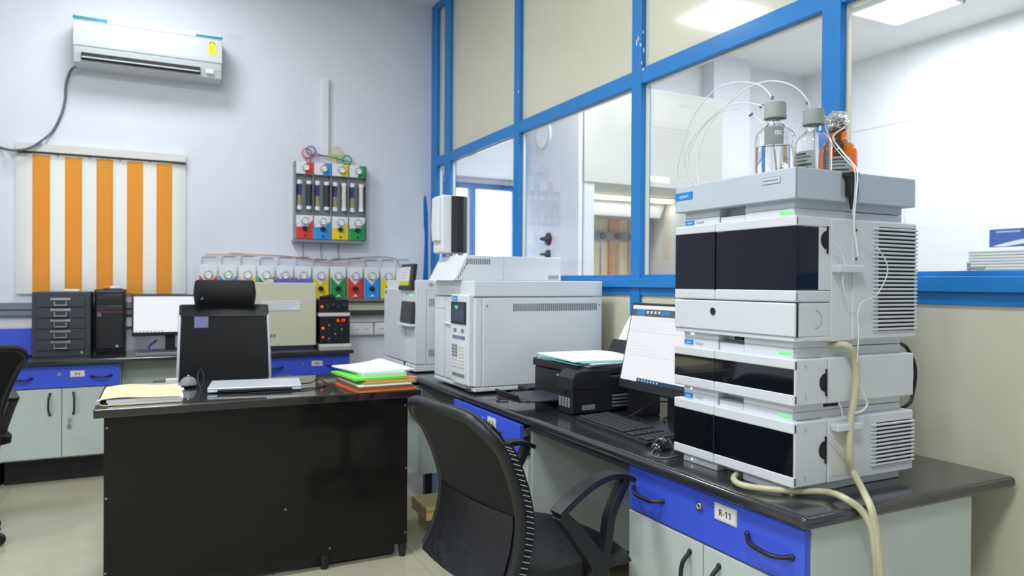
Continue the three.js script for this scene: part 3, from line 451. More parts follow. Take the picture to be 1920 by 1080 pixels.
// ---------------------------------------------------------------- executive desk and chair
{
  const t = thing('executive_desk', 'glossy black executive desk with a full front panel', 'desk', [0.43, 0, -3.37]), zf = -3.07;
  part(t, 'desktop', bx(-0.197, 1.067, 0.716, 0.75, -3.71, -3.028, 0.006), M.deskTop);
  part(t, 'front_panel', bx(-0.165, 1.018, 0.06, 0.716, zf - 0.018, zf, 0.002), M.desk);
  part(t, 'side_panel', bx(-0.165, -0.147, 0.05, 0.716, -3.66, zf - 0.019, 0.002), M.desk); part(t, 'side_panel', bx(1.0, 1.018, 0.05, 0.716, -3.66, zf - 0.019, 0.002), M.desk);
  part(t, 'pedestal', bx(-0.14, 0.28, 0.05, 0.71, -3.64, -3.12, 0.003), M.desk); part(t, 'pedestal', bx(0.62, 0.995, 0.05, 0.71, -3.64, -3.12, 0.003), M.desk);
  part(t, 'plinth', bx(-0.14, 0.97, 0.012, 0.06, -3.125, -3.105, 0.002), M.legBlack);
  for (const x of [-0.15, 0.655, 1.0]) for (const z of [-3.085, -3.62]) parts(t, 'foot', [cyl(0.014, 0.02, 0.06, x, 0.03, z, 'y', 14)], M.legBlack);
  for (const [x, y] of [[-0.155, 0.672], [-0.157, 0.408], [-0.159, 0.127], [1.006, 0.676], [1.01, 0.396], [1.01, 0.107], [0.491, 0.28], [0.674, 0.089]]) part(t, 'screw_cap', cyl(0.0045, 0.004, 0.003, x, y, zf + 0.001, 'z', 12), M.steel);
}
function starBase(t, y) {   // local frame
  part(t, 'gas_column', [cyl(0.026, 0.026, y - 0.14, 0, 0.14 + (y - 0.14) / 2, 0), cyl(0.035, 0.03, 0.12, 0, 0.12, 0)], M.blackPlastic);
  for (let i = 0; i < 5; i++) { const a = i * Math.PI * 2 / 5 + 0.3, c = Math.cos(a), s = Math.sin(a);
    const g = ext([[0.02, 0.07], [0.235, 0.062], [0.245, 0.075], [0.225, 0.09], [0.02, 0.125]], -0.022, 0.022, 'xy', 0.006); g.rotateY(-a); const leg = part(t, 'star_leg', g, M.blackPlastic);
    const wh = []; for (const o of [-0.016, 0.016]) { const w = new THREE.TorusGeometry(0.019, 0.0095, 10, 24); w.translate(0.235, 0.0285, o); w.rotateY(-a + 0.5 * 0); wh.push(w); } part(leg, 'caster', wh, M.blackPlastic);
    const hb = cyl(0.012, 0.012, 0.05, 0.235, 0.0285, 0, 'z', 14); hb.rotateY(-a); part(leg, 'caster_hub', hb, M.paleTag); }
}
{ // executive chair, faces the camera side of the desk
  const t = thing('executive_chair', 'black mesh executive chair with headrest behind the black desk', 'chair');
  const back = (u, v) => { const w = 0.218 - 0.014 * v, x = (u - 0.5) * 2 * w; return V(x, 0.52 + v * 0.565, -0.2 - 0.06 * v + 0.10 * Math.pow(2 * u - 1, 2) * 0.35 + 0.03 * Math.sin(v * Math.PI)); };
  part(t, 'backrest', slab(16, 20, back, 0.012), M.mesh, 'black mesh backrest');
  part(t, 'top_bar', slab(16, 3, (u, v) => { const p = back(u, 0.9 + v * 0.115); p.x *= 1.03; p.z -= 0.006; return p; }, 0.03), M.blackPlastic);
  for (const s of [0, 1]) part(t, 'side_rail', tube([0, 0.2, 0.4, 0.6, 0.8, 0.92].map((v) => { const p = back(s, v); p.x += s ? 0.004 : -0.004; p.z -= 0.004; return p; }), 0.0085, 30, 8), M.silver, 'silver side rail');
  part(t, 'headrest', slab(18, 12, (u, v) => { const a = (u - 0.5) * 2; return V(a * 0.138, 1.09 + v * 0.135, -0.225 + 0.04 * a * a + 0.028 * Math.sin(v * Math.PI)); }, (u, v) => 0.02 + 0.04 * Math.sin(Math.min(1, Math.max(0, v)) * Math.PI) * (0.6 + 0.4 * Math.sin(u * Math.PI))), M.mesh);
  part(t, 'headrest_stem', [bx(-0.03, 0.03, 1.0, 1.14, -0.29, -0.265, 0.006)], M.blackPlastic);
  part(t, 'backrest_tag', slab(4, 4, (u, v) => { const p = back(0.15 + u * 0.16, 0.8 + v * 0.125); p.z += 0.0075; return p; }, 0.001), M.lavender, 'square lavender tag'); part(t, 'headrest_tag', bx(-0.118, -0.104, 1.125, 1.15, -0.156, -0.15, 0.001), M.lavender, 'small lavender tag');
  part(t, 'seat', slab(16, 16, (u, v) => { const a = (u - 0.5) * 2, b = (v - 0.5) * 2; return V(a * 0.25, 0.475 + 0.01 * a * a - 0.02 * Math.max(0, b) ** 3, 0.03 + b * 0.24); }, 0.07), M.mesh);
  part(t, 'spine', tube([[0, 0.4, 0], [0, 0.42, -0.18], [0, 0.6, -0.27], [0, 0.95, -0.29]], 0.028, 30, 10), M.blackPlastic);
  for (const s of [-1, 1]) { part(t, 'armrest', slab(6, 14, (u, v) => V(s * (0.285 + (u - 0.5) * 0.085), 0.69 - 0.02 * v * v, -0.16 + v * 0.28), 0.028), M.blackPlastic); part(t, 'arm_post', tube([[s * 0.2, 0.43, -0.02], [s * 0.28, 0.45, -0.03], [s * 0.285, 0.55, -0.04], [s * 0.285, 0.68, -0.05]], 0.018, 24, 10), M.blackPlastic); }
  starBase(t, 0.44);
  t.position.set(0.338, 0, -3.995); t.scale.set(1.06, 1, 1); t.rotation.y = rad(-3);
}
{ // things on the desk
  const D = 0.75;
  const f = thing('file_folder', 'worn pale yellow card file with papers at the desk corner', 'folder', [-0.03, D, -3.25]);
  const fy = (x, z) => 0.0015 * Math.sin(x * 9 + z * 5);
  const X0 = -0.168, X1 = 0.1, Z0 = -3.40, Z1 = -3.085;
  const kt = canvasTex(256, 256, (c) => { c.fillStyle = '#ddd2ac'; c.fillRect(0, 0, 256, 256); let s = 5; const r = () => (s = (s * 16807) % 2147483647) / 2147483647; for (let i = 0; i < 60; i++) { c.globalAlpha = 0.10; c.fillStyle = i % 3 ? '#f2ead0' : '#d9a24e'; c.beginPath(); c.ellipse(r() * 256, r() * 256, 12 + r() * 36, 8 + r() * 20, r() * 3, 0, 7); c.fill(); } });
  const cover = std({ map: kt, roughness: 0.8 });
  part(f, 'back_cover', slab(8, 4, (u, v) => V(X0 + (X1 - X0) * u, D + 0.003, Z1 + (Z0 - Z1) * v), 0.002), cover);
  part(f, 'papers', [bx(X0 + 0.015, X1 + 0.004, D + 0.005, D + 0.011, Z0 + 0.01, Z1 - 0.006, 0.001), bx(X0 + 0.01, X1 + 0.006, D + 0.012, D + 0.024, Z0 + 0.004, Z1 - 0.004, 0.001)], M.paper);
  part(f, 'front_cover', slab(14, 8, (u, v) => V(X0 - 0.006 + (X1 - X0) * u, D + 0.027 + 0.004 * Math.sin(u * 5) + 0.007 * v + fy(u, v), Z1 + (Z0 - Z1) * v), 0.002), cover);
  part(f, 'spine', slab(6, 8, (u, v) => { const a = -Math.PI / 2 - u * Math.PI; return V(X0 + Math.cos(a) * 0.0135, D + 0.0155 + Math.sin(a) * -0.0125, Z1 + (Z0 - Z1) * v); }, 0.002), cover);
  part(f, 'lace', tube([[X0 - 0.004, D + 0.03, -3.1], [X0 - 0.02, D + 0.02, -3.09], [X0 - 0.026, D + 0.004, -3.11], [X0 - 0.02, D + 0.003, -3.16]], 0.0025, 24, 6), M.paper);
  single('loose_paper', slab(6, 4, (u, v) => V(-0.08 + 0.2 * u, D + 0.0015 + 0.001 * Math.sin(u * 3), -3.41 - 0.09 * v), 0.002), M.paper, 'white sheet of paper behind the yellow file', 'paper');
  const b = thing('tape_dispenser', 'small dark grey domed desk object beside the yellow file', 'desk object', [0.14, D, -3.5]); part(b, 'dome', lathe([[0.0, 0.048], [0.018, 0.045], [0.03, 0.034], [0.036, 0.016], [0.036, 0.012]], 0.14, D, -3.5, 28), M.greyPlastic); part(b, 'base', lathe([[0, 0], [0.033, 0], [0.034, 0.012], [0, 0.012]], 0.14, D, -3.5, 28), M.blackPlastic); part(b, 'button', new THREE.SphereGeometry(0.006, 12, 8).translate(0.14, D + 0.05, -3.5), M.chrome);
  single('small_box', bx(0.05, 0.1, D, D + 0.032, -3.6, -3.57, 0.003), M.paleTag, 'tiny pale box standing beside the dark domed object', 'box');
  single('pen_stand_wire', tube([[0.19, D + 0.003, -3.42], [0.2, D + 0.05, -3.43], [0.187, D + 0.085, -3.44], [0.175, D + 0.06, -3.44], [0.185, D + 0.004, -3.4], [0.195, D + 0.004, -3.34]], 0.003, 40, 6), M.cable, 'thin black wire loop standing by the closed laptop', 'cable');
  const l = thing('laptop', 'closed silver laptop lying on the black desk', 'laptop');
  part(l, 'base', bx(-0.19, 0.19, 0.004, 0.014, -0.125, 0.125, 0.004), M.silver); part(l, 'lid', bx(-0.19, 0.19, 0.015, 0.023, -0.127, 0.125, 0.003), M.silver); part(l, 'hinge', [cyl(0.006, 0.006, 0.3, 0, 0.012, 0.125, 'x', 12)], M.blackPlastic);
  for (const x of [-0.17, 0.17]) for (const z of [-0.1, 0.1]) part(l, 'foot', cyl(0.008, 0.008, 0.004, x, 0.002, z, 'y', 10), M.dark);
  l.position.set(0.408, D, -3.36); l.rotation.y = rad(-8);
  single('laptop_cable', tube([[0.6, D + 0.012, -3.33], [0.64, D + 0.012, -3.34], [0.69, D + 0.02, -3.38], [0.715, D + 0.004, -3.33], [0.66, D + 0.004, -3.24], [0.5, D + 0.004, -3.18], [0.36, D + 0.004, -3.19]], 0.0028, 80, 6), M.cable, 'thin black cable looping out of the silver laptop', 'cable');
  // pile of files, each a thing of its own
  const pile = (name, y, th, cx, cz, w, d, a, mat, label, cat, bend = 0) => { const g = slab(8, 8, (u, v) => V((u - 0.5) * w, y + th / 2 + bend * (Math.pow(u, 3) * v), (0.5 - v) * d), th); g.rotateY(a); g.translate(cx, 0, cz); return single(name, g, mat, label, cat); };
  pile('orange_file', D, 0.006, 0.905, -3.20, 0.265, 0.33, 0.1, M.orange, 'thin orange file at the bottom of the pile on the desk', 'folder');
  pile('brown_file', D + 0.006, 0.016, 0.9, -3.205, 0.25, 0.32, 0.08, M.brownFile, 'brown file of papers above the orange file in the pile', 'folder');
  single('paper_bundle', [bx(-0.12, 0.12, D + 0.022, D + 0.028, -0.155, 0.155, 0.001)].map((g) => g.rotateY(0.06).translate(0.9, 0, -3.2)), M.paper, 'white paper bundle between the brown and olive files', 'papers');
  pile('olive_file', D + 0.028, 0.01, 0.925, -3.22, 0.24, 0.33, 0.05, M.olive, 'olive yellow file in the middle of the pile on the desk', 'folder');
  pile('salmon_file', D + 0.038, 0.008, 0.93, -3.235, 0.25, 0.31, 0.12, M.salmon, 'salmon orange file poking out right under the green files', 'folder');
  pile('green_file', D + 0.046, 0.009, 0.885, -3.24, 0.245, 0.33, 0.09, M.green, 'bright green file in the pile, lower of two', 'folder');
  pile('register_book', D + 0.055, 0.014, 0.92, -3.26, 0.2, 0.3, 0.04, std({ color: 0xbfe3bd, roughness: 0.6 }), 'pale green bound register under the loose white sheets', 'book');
  pile('paper_sheets', D + 0.069, 0.007, 0.92, -3.3, 0.255, 0.34, 0.2, M.paper, 'loose white sheets on top of the file pile with a lifted corner', 'papers', 0.02);
}
// ---------------------------------------------------------------- right bench
const RB = 0.72, RX = 1.262;
{ // worktop with bullnose edge
  const g = bx(RX, W - 0.002, RB - 0.032, RB, -4.45, -1.098, 0.014, 4); single('bench_worktop', g, M.granite, 'long black polished granite worktop along the glazed partition', 'worktop');
}
function rightCabinet(z0, z1, label, tag, pull = 0, bottom = 0.12) {   // z0 far, z1 near; front faces -x
  const t = thing('base_cabinet', label, 'cabinet', [1.55, 0, (z0 + z1) / 2]), xf = 1.305, zm = (z0 + z1) / 2, w = z1 - z0;
  part(t, 'body', bx(xf, 1.885, bottom, RB - 0.17, z0 + 0.019, z1 - 0.019, 0.001), M.cabinet);
  parts(t, 'side_panel', [bx(xf, 1.885, bottom, RB - 0.033, z0, z0 + 0.018, 0.001), bx(xf, 1.885, bottom, RB - 0.033, z1 - 0.018, z1, 0.001)], M.cabinet);
  part(t, 'back_panel', bx(1.867, 1.885, RB - 0.169, RB - 0.033, z0 + 0.019, z1 - 0.019, 0.001), M.cabinet); part(t, 'top_rail', bx(xf, xf + 0.02, RB - 0.048, RB - 0.033, z0 + 0.019, z1 - 0.019, 0.001), M.cabinet);
  for (const x of [1.36, 1.83]) for (const z of [z0 + 0.05, z1 - 0.05]) part(t, 'leg', bx(x - 0.02, x + 0.02, 0, bottom, z - 0.02, z + 0.02, 0.002), M.legBlack);
  const fx = xf - 0.019 - pull, d = part(t, 'drawer', bx(fx, fx + 0.018, 0.55, 0.682, z0 + 0.004, z1 - 0.004, 0.002), M.drawerBlue, 'blue drawer front');
  part(d, 'drawer_box', [bx(fx + 0.018, fx + 0.45, 0.57, 0.66, z0 + 0.035, z0 + 0.047, 0.001), bx(fx + 0.018, fx + 0.45, 0.57, 0.66, z1 - 0.047, z1 - 0.035, 0.001), bx(fx + 0.018, fx + 0.45, 0.565, 0.572, z0 + 0.035, z1 - 0.035, 0.001)], M.cabinetGrey);
  parts(d, 'slide', [bx(fx + 0.02, fx + 0.44, 0.6, 0.63, z1 - 0.035, z1 - 0.022, 0.001), bx(fx + 0.02, fx + 0.44, 0.6, 0.63, z0 + 0.022, z0 + 0.035, 0.001)], M.legBlack);
  for (const f of [0.145, 0.84]) barHandle(d, [fx, 0.622, z0 + w * f - 0.068], [fx, 0.612, z0 + w * f + 0.068], [-0.028, -0.008, 0]);
  part(d, 'lock', [cyl(0.013, 0.013, 0.005, fx - 0.002, 0.642, z0 + w * 0.48, 'x', 20), ring(0.007, 0.002, fx - 0.005, 0.642, z0 + w * 0.48, 'x')], M.chrome);
  plate(d, 'number_label', 0.078, 0.042, canvasTex(256, 136, (c) => { c.fillStyle = '#dcdad6'; c.fillRect(0, 0, 256, 136); c.strokeStyle = '#a7a49e'; c.lineWidth = 5; c.strokeRect(8, 8, 240, 120); c.fillStyle = '#2c2c30'; c.font = 'bold 74px sans-serif'; c.textAlign = 'center'; c.textBaseline = 'middle'; c.fillText(tag, 124, 70); }), fx - 0.0012, 0.648, z0 + w * 0.625, '-x', 0.0025);
  for (const s of [0, 1]) { const a = s ? zm + 0.002 : z0 + 0.004, b = s ? z1 - 0.004 : zm - 0.002, dr = part(t, 'door', bx(xf - 0.019, xf, bottom + 0.005, 0.544, a, b, 0.002), M.cabinet), hz = s ? zm + 0.06 : zm - 0.05; barHandle(dr, [xf - 0.019, 0.51, hz], [xf - 0.019, 0.375, hz], [-0.028, 0, -0.004]); }
}
rightCabinet(-1.776, -1.117, 'base cabinet with blue R-11 drawer under the stacked liquid analyser', 'R-11');
rightCabinet(-3.105, -2.425, 'base cabinet with slightly open blue R-10 drawer beside the near chair', 'R-10', 0.035);
rightCabinet(-4.43, -3.70, 'base cabinet with open blue drawer under the touch-screen instrument', 'R-9', 0.05, 0.18);
single('knee_panel', bx(1.8, 1.818, 0.12, RB - 0.034, -2.424, -1.778, 0.002), M.cabinetGrey, 'grey back panel of the knee space beside the R-11 cabinet', 'panel');
single('knee_panel', bx(1.8, 1.818, 0.12, RB - 0.034, -3.698, -3.107, 0.002), M.cabinetGrey, 'grey back panel of the knee space between R-10 and the far cabinet', 'panel');
single('apron_rail', bx(1.292, 1.31, RB - 0.062, RB - 0.033, -2.423, -1.778, 0.001), M.darkGrey, 'dark rail under the worktop across the near knee space', 'rail');
single('apron_rail', bx(1.292, 1.31, RB - 0.062, RB - 0.033, -3.698, -3.107, 0.001), M.darkGrey, 'dark rail under the worktop across the far knee space', 'rail');

// ---------------------------------------------------------------- gas chromatographs
{
  const t = thing('gas_chromatograph', 'large white gas chromatograph with keypad and small dark display', 'instrument', [1.63, RB, -3.23]);
  const x0 = 1.297, x1 = 1.98, z0 = -3.485, z1 = -2.965, top = 1.235;
  parts(t, 'foot', [bx(1.36, 1.4, RB, RB + 0.012, -3.4, -3.36, 0), bx(1.36, 1.4, RB, RB + 0.012, -3.05, -3.01, 0), bx(1.88, 1.92, RB, RB + 0.012, -3.4, -3.36, 0), bx(1.88, 1.92, RB, RB + 0.012, -3.05, -3.01, 0)], M.dark);
  part(t, 'plinth', bx(x0 - 0.002, x1, RB + 0.01, 0.748, z0, z1, 0.004), M.instrument);
  part(t, 'body', bx(x0 + 0.012, x1, 0.75, 1.158, z0 + 0.004, z1 - 0.004, 0.003), M.instrument);
  part(t, 'side_cover', bx(1.337, x1 - 0.001, 0.752, 1.155, z1 - 0.02, z1, 0.003), M.instrument);
  part(t, 'front_cover', bx(x0, 1.334, 0.752, 1.158, z0, z1 - 0.001, 0.006), M.instrument);
  part(t, 'top_cover', bx(x0 - 0.008, x1, 1.161, top, z0, z1 + 0.002, 0.006), M.instrument);
  const sl = []; for (let i = 0; i < 44; i++) sl.push(bx(1.49 + i * 0.0105, 1.4955 + i * 0.0105, 1.094, 1.129, z1 - 0.001, z1 + 0.0008, 0, 1)); part(t, 'side_vents', sl, M.seam, 'row of narrow vent slots');
  for (const x of [1.355, 1.962]) part(t, 'screw', cyl(0.004, 0.004, 0.003, x, 1.12, z1 + 0.001, 'z', 12), M.steel);
  const kp = part(t, 'keypad_panel', extZY([[-3.21, 0.765], [-3.12, 0.752], [-2.978, 0.757], [-2.976, 1.168], [-3.19, 1.17]], 1.27, 1.302, 0.006), M.instrument);
  const fx = 1.2695;
  const disp = canvasTex(128, 96, (c) => { c.fillStyle = '#1c2433'; c.fillRect(0, 0, 128, 96); c.fillStyle = '#2c3350'; c.fillRect(8, 34, 112, 56); c.fillStyle = '#3fd0a8'; c.fillRect(30, 10, 34, 9); c.fillRect(38, 21, 22, 7); });
  part(kp, 'display_frame', bx(fx - 0.004, fx + 0.001, 1.032, 1.136, -3.182, -3.003, 0.003), M.blackPlastic); plate(kp, 'display', 0.15, 0.085, disp, fx - 0.0045, 1.084, -3.09, '-x', 0.002, { emissive: 0xffffff, emissiveMap: disp, emissiveIntensity: 0.25, roughness: 0.2 });
  plate(kp, 'maker_tag', 0.065, 0.022, textTex('Agilent', '#1f82d0', '#e8f2fb', 256, 84, 'bold 46px sans-serif'), fx - 0.0006, 1.152, -3.14, '-x');
  for (let r = 0; r < 7; r++) for (let k = 0; k < 4; k++) part(kp, 'key', bx(fx - 0.003, fx + 0.001, 0.832 + r * 0.0155, 0.842 + r * 0.0155, -3.17 + k * 0.036 + (k > 1 ? 0.012 : 0), -3.145 + k * 0.036 + (k > 1 ? 0.012 : 0), 0.001, 1), k < 2 && r > 2 ? M.greyPlastic : M.paleTag);
  for (const [y, m] of [[0.965, M.greyPlastic], [0.79, M.greyPlastic]]) part(kp, 'key_strip', bx(fx - 0.003, fx + 0.001, y, y + 0.014, -3.165, -3.02, 0.001), m);
  part(kp, 'key', bx(fx - 0.0034, fx + 0.001, 0.965, 0.979, -3.04, -3.02, 0.001, 1), M.tagBlue, 'blue key'); for (const z of [-3.15, -3.06]) part(kp, 'key', bx(fx - 0.003, fx + 0.001, 0.995, 1.012, z, z + 0.03, 0.001, 1), M.greyPlastic);
  part(t, 'front_ledge', bx(1.285, 1.302, 1.02, 1.03, -3.33, -3.2, 0.003), M.instrument); part(t, 'front_seam', [bx(x0 - 0.0006, x0 + 0.002, 0.76, 1.15, -3.34, -3.3385, 0), bx(x0 - 0.0006, x0 + 0.002, 1.095, 1.0965, -3.48, -3.34, 0)], M.seam);
  plate(t, 'model_tag', 0.05, 0.014, M.seam, x0 - 0.003, 0.733, -3.03, '-x');
  const h0 = -3.44, h1 = -3.1;
  const hd = part(t, 'inlet_housing', ext([[1.245, top], [1.823, top], [1.823, 1.352], [1.308, 1.354]], h0, h1, 'xy', 0.005), M.instrument);
  const hs = []; for (let i = 0; i < 13; i++) hs.push(bx(1.312 + i * 0.0095, 1.3165 + i * 0.0095, 1.312, 1.338, h1 - 0.001, h1 + 0.0008, 0, 1)); for (let i = 0; i < 6; i++) hs.push(bx(1.752 + i * 0.01, 1.757 + i * 0.01, 1.243, 1.264, h1 - 0.001, h1 + 0.0008, 0, 1)); for (let i = 0; i < 5; i++) hs.push(bx(1.268 + i * 0.0095, 1.273 + i * 0.0095, 1.243 + i * 0.015, 1.257 + i * 0.015, h1 - 0.001, h1 + 0.0008, 0, 1)); part(hd, 'vents', hs, M.seam);
  part(hd, 'cover_seam', bx(1.502, 1.5035, top, 1.352, h1 - 0.001, h1 + 0.0006, 0), M.hplcInset);
}
{ // autosampler tower
  const t = thing('autosampler_tower', 'tall white sampler tower with black door on the chromatograph', 'instrument', [1.35, 1.354, -3.3]);
  part(t, 'body', bx(1.262, 1.408, 1.37, 1.655, -3.42, -3.29, 0.008), M.instrument);
  part(t, 'door', slab(8, 8, (u, v) => V(1.308 + u * 0.08, 1.372 + v * 0.278, -3.288 + 0.014 * Math.sin(u * Math.PI)), 0.004), M.blackGloss, 'black glossy curved door');
  part(t, 'arm', extZY([[-3.4, 1.43], [-3.31, 1.43], [-3.31, 1.645], [-3.4, 1.645], [-3.41, 1.5]], 1.247, 1.265, 0.005), M.instrument); parts(t, 'post', [cyl(0.014, 0.014, 0.018, 1.315, 1.363, -3.34), cyl(0.014, 0.014, 0.018, 1.38, 1.363, -3.34)], M.chrome);
}
{
  const t = thing('touchscreen_analyser', 'tall white analyser with tilted black touch screen next to the large chromatograph', 'instrument', [1.62, RB, -4.08]);
  const x0 = 1.3, x1 = 1.95, z0 = -4.38, z1 = -3.79;
  parts(t, 'foot', [bx(1.34, 1.38, RB, RB + 0.01, -4.3, -4.26, 0), bx(1.34, 1.38, RB, RB + 0.01, -3.9, -3.86, 0), bx(1.86, 1.9, RB, RB + 0.01, -4.3, -4.26, 0), bx(1.86, 1.9, RB, RB + 0.01, -3.9, -3.86, 0)], M.dark);
  part(t, 'plinth', bx(x0 - 0.004, x1, RB + 0.008, 0.763, z0, z1, 0.004), M.instrument);
  part(t, 'body', bx(x0 + 0.012, x1, 0.765, 1.238, z0, z1, 0.005), M.instrument);
  part(t, 'front_door', bx(x0 - 0.006, x0 + 0.013, 0.768, 1.186, z0, -3.962, 0.006), M.instrument2); part(t, 'front_column', bx(x0, x0 + 0.013, 0.768, 1.236, -3.96, z1, 0.004), M.instrument);
  plate(t, 'maker_tag', 0.03, 0.016, M.tagBlue, x0 - 0.0066, 1.165, -4.34, '-x');
  const sc = bx(-0.012, 0.012, 0, 0.15, -0.115, 0.115, 0.006); const ui = canvasTex(128, 96, (c) => { c.fillStyle = '#dfe3ea'; c.fillRect(0, 0, 128, 96); c.fillStyle = '#c8d24e'; c.fillRect(0, 72, 128, 24); c.fillStyle = '#b6bcc8'; for (let i = 0; i < 4; i++) c.fillRect(12, 12 + i * 14, 100 - i * 12, 4); });
  sc.rotateZ(-0.12); sc.translate(1.29, 1.18, -3.93); const ss = part(t, 'touch_screen', sc, M.blackPlastic); const pl = new THREE.BoxGeometry(0.17, 0.105, 0.002); pl.rotateY(-Math.PI / 2); pl.translate(-0.0125, 0.078, -0.02); pl.rotateZ(-0.12); pl.translate(1.29, 1.18, -3.93); part(ss, 'screen_image', pl, std({ color: 0, emissive: 0xffffff, emissiveMap: ui, emissiveIntensity: 0.8 }));
  part(t, 'screen_mount', bx(1.3, 1.36, 1.19, 1.285, -4.16, -4.0, 0.004), M.instrument);
  const s2 = bx(-0.012, 0.012, 0, 0.122, -0.1, 0.1, 0.005); s2.rotateZ(-0.1); s2.translate(1.284, 0.995, -3.9); part(t, 'lower_screen', s2, M.darkGrey, 'dark grey lower screen'); part(t, 'screen_shelf', bx(1.262, 1.302, 0.977, 0.993, -4.02, -3.8, 0.004), M.instrument);
  part(t, 'status_light', bx(x0 - 0.002, x0 + 0.002, 1.148, 1.158, -3.9, -3.84, 0.001), M.ledGreen, 'green status light');
  const v = []; for (const [y0, y1, n] of [[1.2, 1.222, 8], [1.09, 1.134, 4], [0.81, 0.85, 4]]) for (let i = 0; i < n; i++) v.push(bx(1.378 + i * 0.011, 1.383 + i * 0.011, y0, y1, z1 - 0.001, z1 + 0.0008, 0, 1)); part(t, 'side_vents', v, M.seam);
  part(t, 'side_seam', [bx(1.36, 1.3615, 0.77, 1.18, z1 - 0.001, z1 + 0.0006, 0), bx(1.36, 1.95, 1.18, 1.1815, z1 - 0.001, z1 + 0.0006, 0)], M.seam); part(t, 'plinth_notch', bx(x0 - 0.005, x0 + 0.01, 0.745, 0.766, -3.985, -3.965, 0), M.dark); plate(t, 'model_tag', 0.05, 0.012, M.seam, x0 - 0.005, 0.742, -3.86, '-x');
}
// ---------------------------------------------------------------- printer and its papers
{
  const t = thing('ink_tank_printer', 'black ink tank printer with output tray on the granite worktop', 'printer', [1.64, RB, -2.55]);
  const z0 = -2.775, z1 = -2.335, top = 0.9;
  part(t, 'body', [bx(1.50, 1.8, RB + 0.006, top - 0.035, z0, z1 - 0.004, 0.008)], M.blackPlastic);
  part(t, 'scanner_lid', bx(1.49, 1.805, top - 0.034, top, z0 - 0.002, z1 - 0.012, 0.008), M.blackPlastic);
  const tank = part(t, 'ink_tank', [ext([[1.425, RB + 0.005], [1.6, RB + 0.005], [1.6, 0.885], [1.47, 0.885], [1.447, 0.878], [1.43, 0.858], [1.425, 0.83]], -2.44, z1, 'xy', 0.006)], M.blackPlastic);
  part(tank, 'tank_lid', ext([[1.421, 0.815], [1.55, 0.81], [1.6, 0.84], [1.6, 0.892], [1.47, 0.892], [1.44, 0.884], [1.424, 0.86]], -2.442, z1 + 0.002, 'xy', 0.006), M.blackPlastic);
  for (let i = 0; i < 4; i++) part(tank, 'ink_window', bx(1.4215, 1.427, 0.748, 0.785, -2.428 + i * 0.022, -2.414 + i * 0.022, 0.002), M.greyPlastic, 'pale ink level window');
  part(tank, 'side_window', bx(1.47, 1.53, 0.737, 0.757, z1 - 0.001, z1 + 0.002, 0.004), M.greyPlastic, 'pale side window'); part(tank, 'button', bx(1.4205, 1.426, 0.80, 0.812, -2.4, -2.375, 0.002), M.blackGloss);
  part(t, 'paper_slot', bx(1.4985, 1.51, 0.765, 0.81, -2.72, -2.45, 0.001), M.dark);
  plate(t, 'maker_name', 0.055, 0.016, textTex('EPSON', '#1b1d21', '#c9cccf', 256, 76, 'bold 58px sans-serif'), 1.4995, 0.845, -2.56, '-x', 0.0012);
  const lv = []; for (let i = 0; i < 4; i++) part(t, 'side_louver', bx(1.61, 1.79, 0.742 + i * 0.0135, 0.748 + i * 0.0135, z1 - 0.006, z1 - 0.001, 0.001), M.greyPlastic);
  parts(t, 'foot', [bx(1.45, 1.48, RB, RB + 0.007, -2.4, -2.36, 0), bx(1.75, 1.78, RB, RB + 0.007, -2.4, -2.36, 0), bx(1.75, 1.78, RB, RB + 0.007, -2.74, -2.7, 0), bx(1.52, 1.55, RB, RB + 0.007, -2.74, -2.7, 0)], M.dark);
  const tr = part(t, 'output_tray', bx(1.32, 1.505, 0.758, 0.764, -2.71, -2.46, 0.002), M.darkGrey); part(tr, 'tray_extension', extXZ([[1.32, -2.69], [1.275, -2.64], [1.268, -2.52], [1.3, -2.475], [1.32, -2.48]], 0.757, 0.762, 0.001), M.blackPlastic);
  const st = bx(-0.003, 0.003, 0, 0.035, -0.1, 0.1, 0.002); st.rotateZ(0.5); st.translate(1.282, 0.757, -2.58); part(tr, 'paper_stop', st, M.blackPlastic);
  const sup = bx(-0.004, 0.004, 0, 0.11, -0.12, 0.12, 0.003); sup.rotateZ(-0.5); sup.translate(1.8, 0.88, -2.56); part(t, 'paper_support', sup, M.blackPlastic);
}
{ const g = slab(6, 8, (u, v) => V(1.812 + 0.09 * v + 0.02 * v * v, 0.89 + 0.19 * v, -2.65 + 0.2 * u), 0.0015); single('paper_sheet', g, M.paper, 'white sheet leaning upright in the printer rear feed', 'paper'); }
[[0.9, 0.004, 1.64, -2.55, 0.21, 0.30, 0.05, M.lilac, 'lilac sheet at the bottom of the papers on the printer', 'folder'], [0.904, 0.004, 1.63, -2.56, 0.215, 0.30, -0.06, M.teal, 'teal file under the white papers on the printer', 'folder'], [0.908, 0.004, 1.645, -2.54, 0.21, 0.3, 0.1, M.paper, 'white paper between two teal files on the printer', 'papers'], [0.912, 0.003, 1.635, -2.55, 0.215, 0.3, 0.02, M.teal, 'upper teal file on the printer under loose sheets', 'folder'], [0.915, 0.006, 1.63, -2.56, 0.21, 0.3, -0.1, M.paper, 'loose white sheets topmost on the black printer', 'papers']].forEach(([y, th, cx, cz, d, w, a, m, lab, cat], k) => {
  const g = slab(8, 8, (u, v) => V((u - 0.5) * d * 1.35, y + th / 2 + (k === 4 ? 0.01 * u * Math.sin(v * 3) : 0), (0.5 - v) * w * 1.25), th); g.rotateY(a); g.translate(cx, 0, cz); single(k % 2 ? 'teal_file' : 'paper_pile', g, m, lab, cat);
});
single('power_adapter', bx(1.5, 1.62, RB, RB + 0.035, -2.94, -2.84, 0.006), M.blackPlastic, 'black power adapter lying between chromatograph and printer', 'adapter');
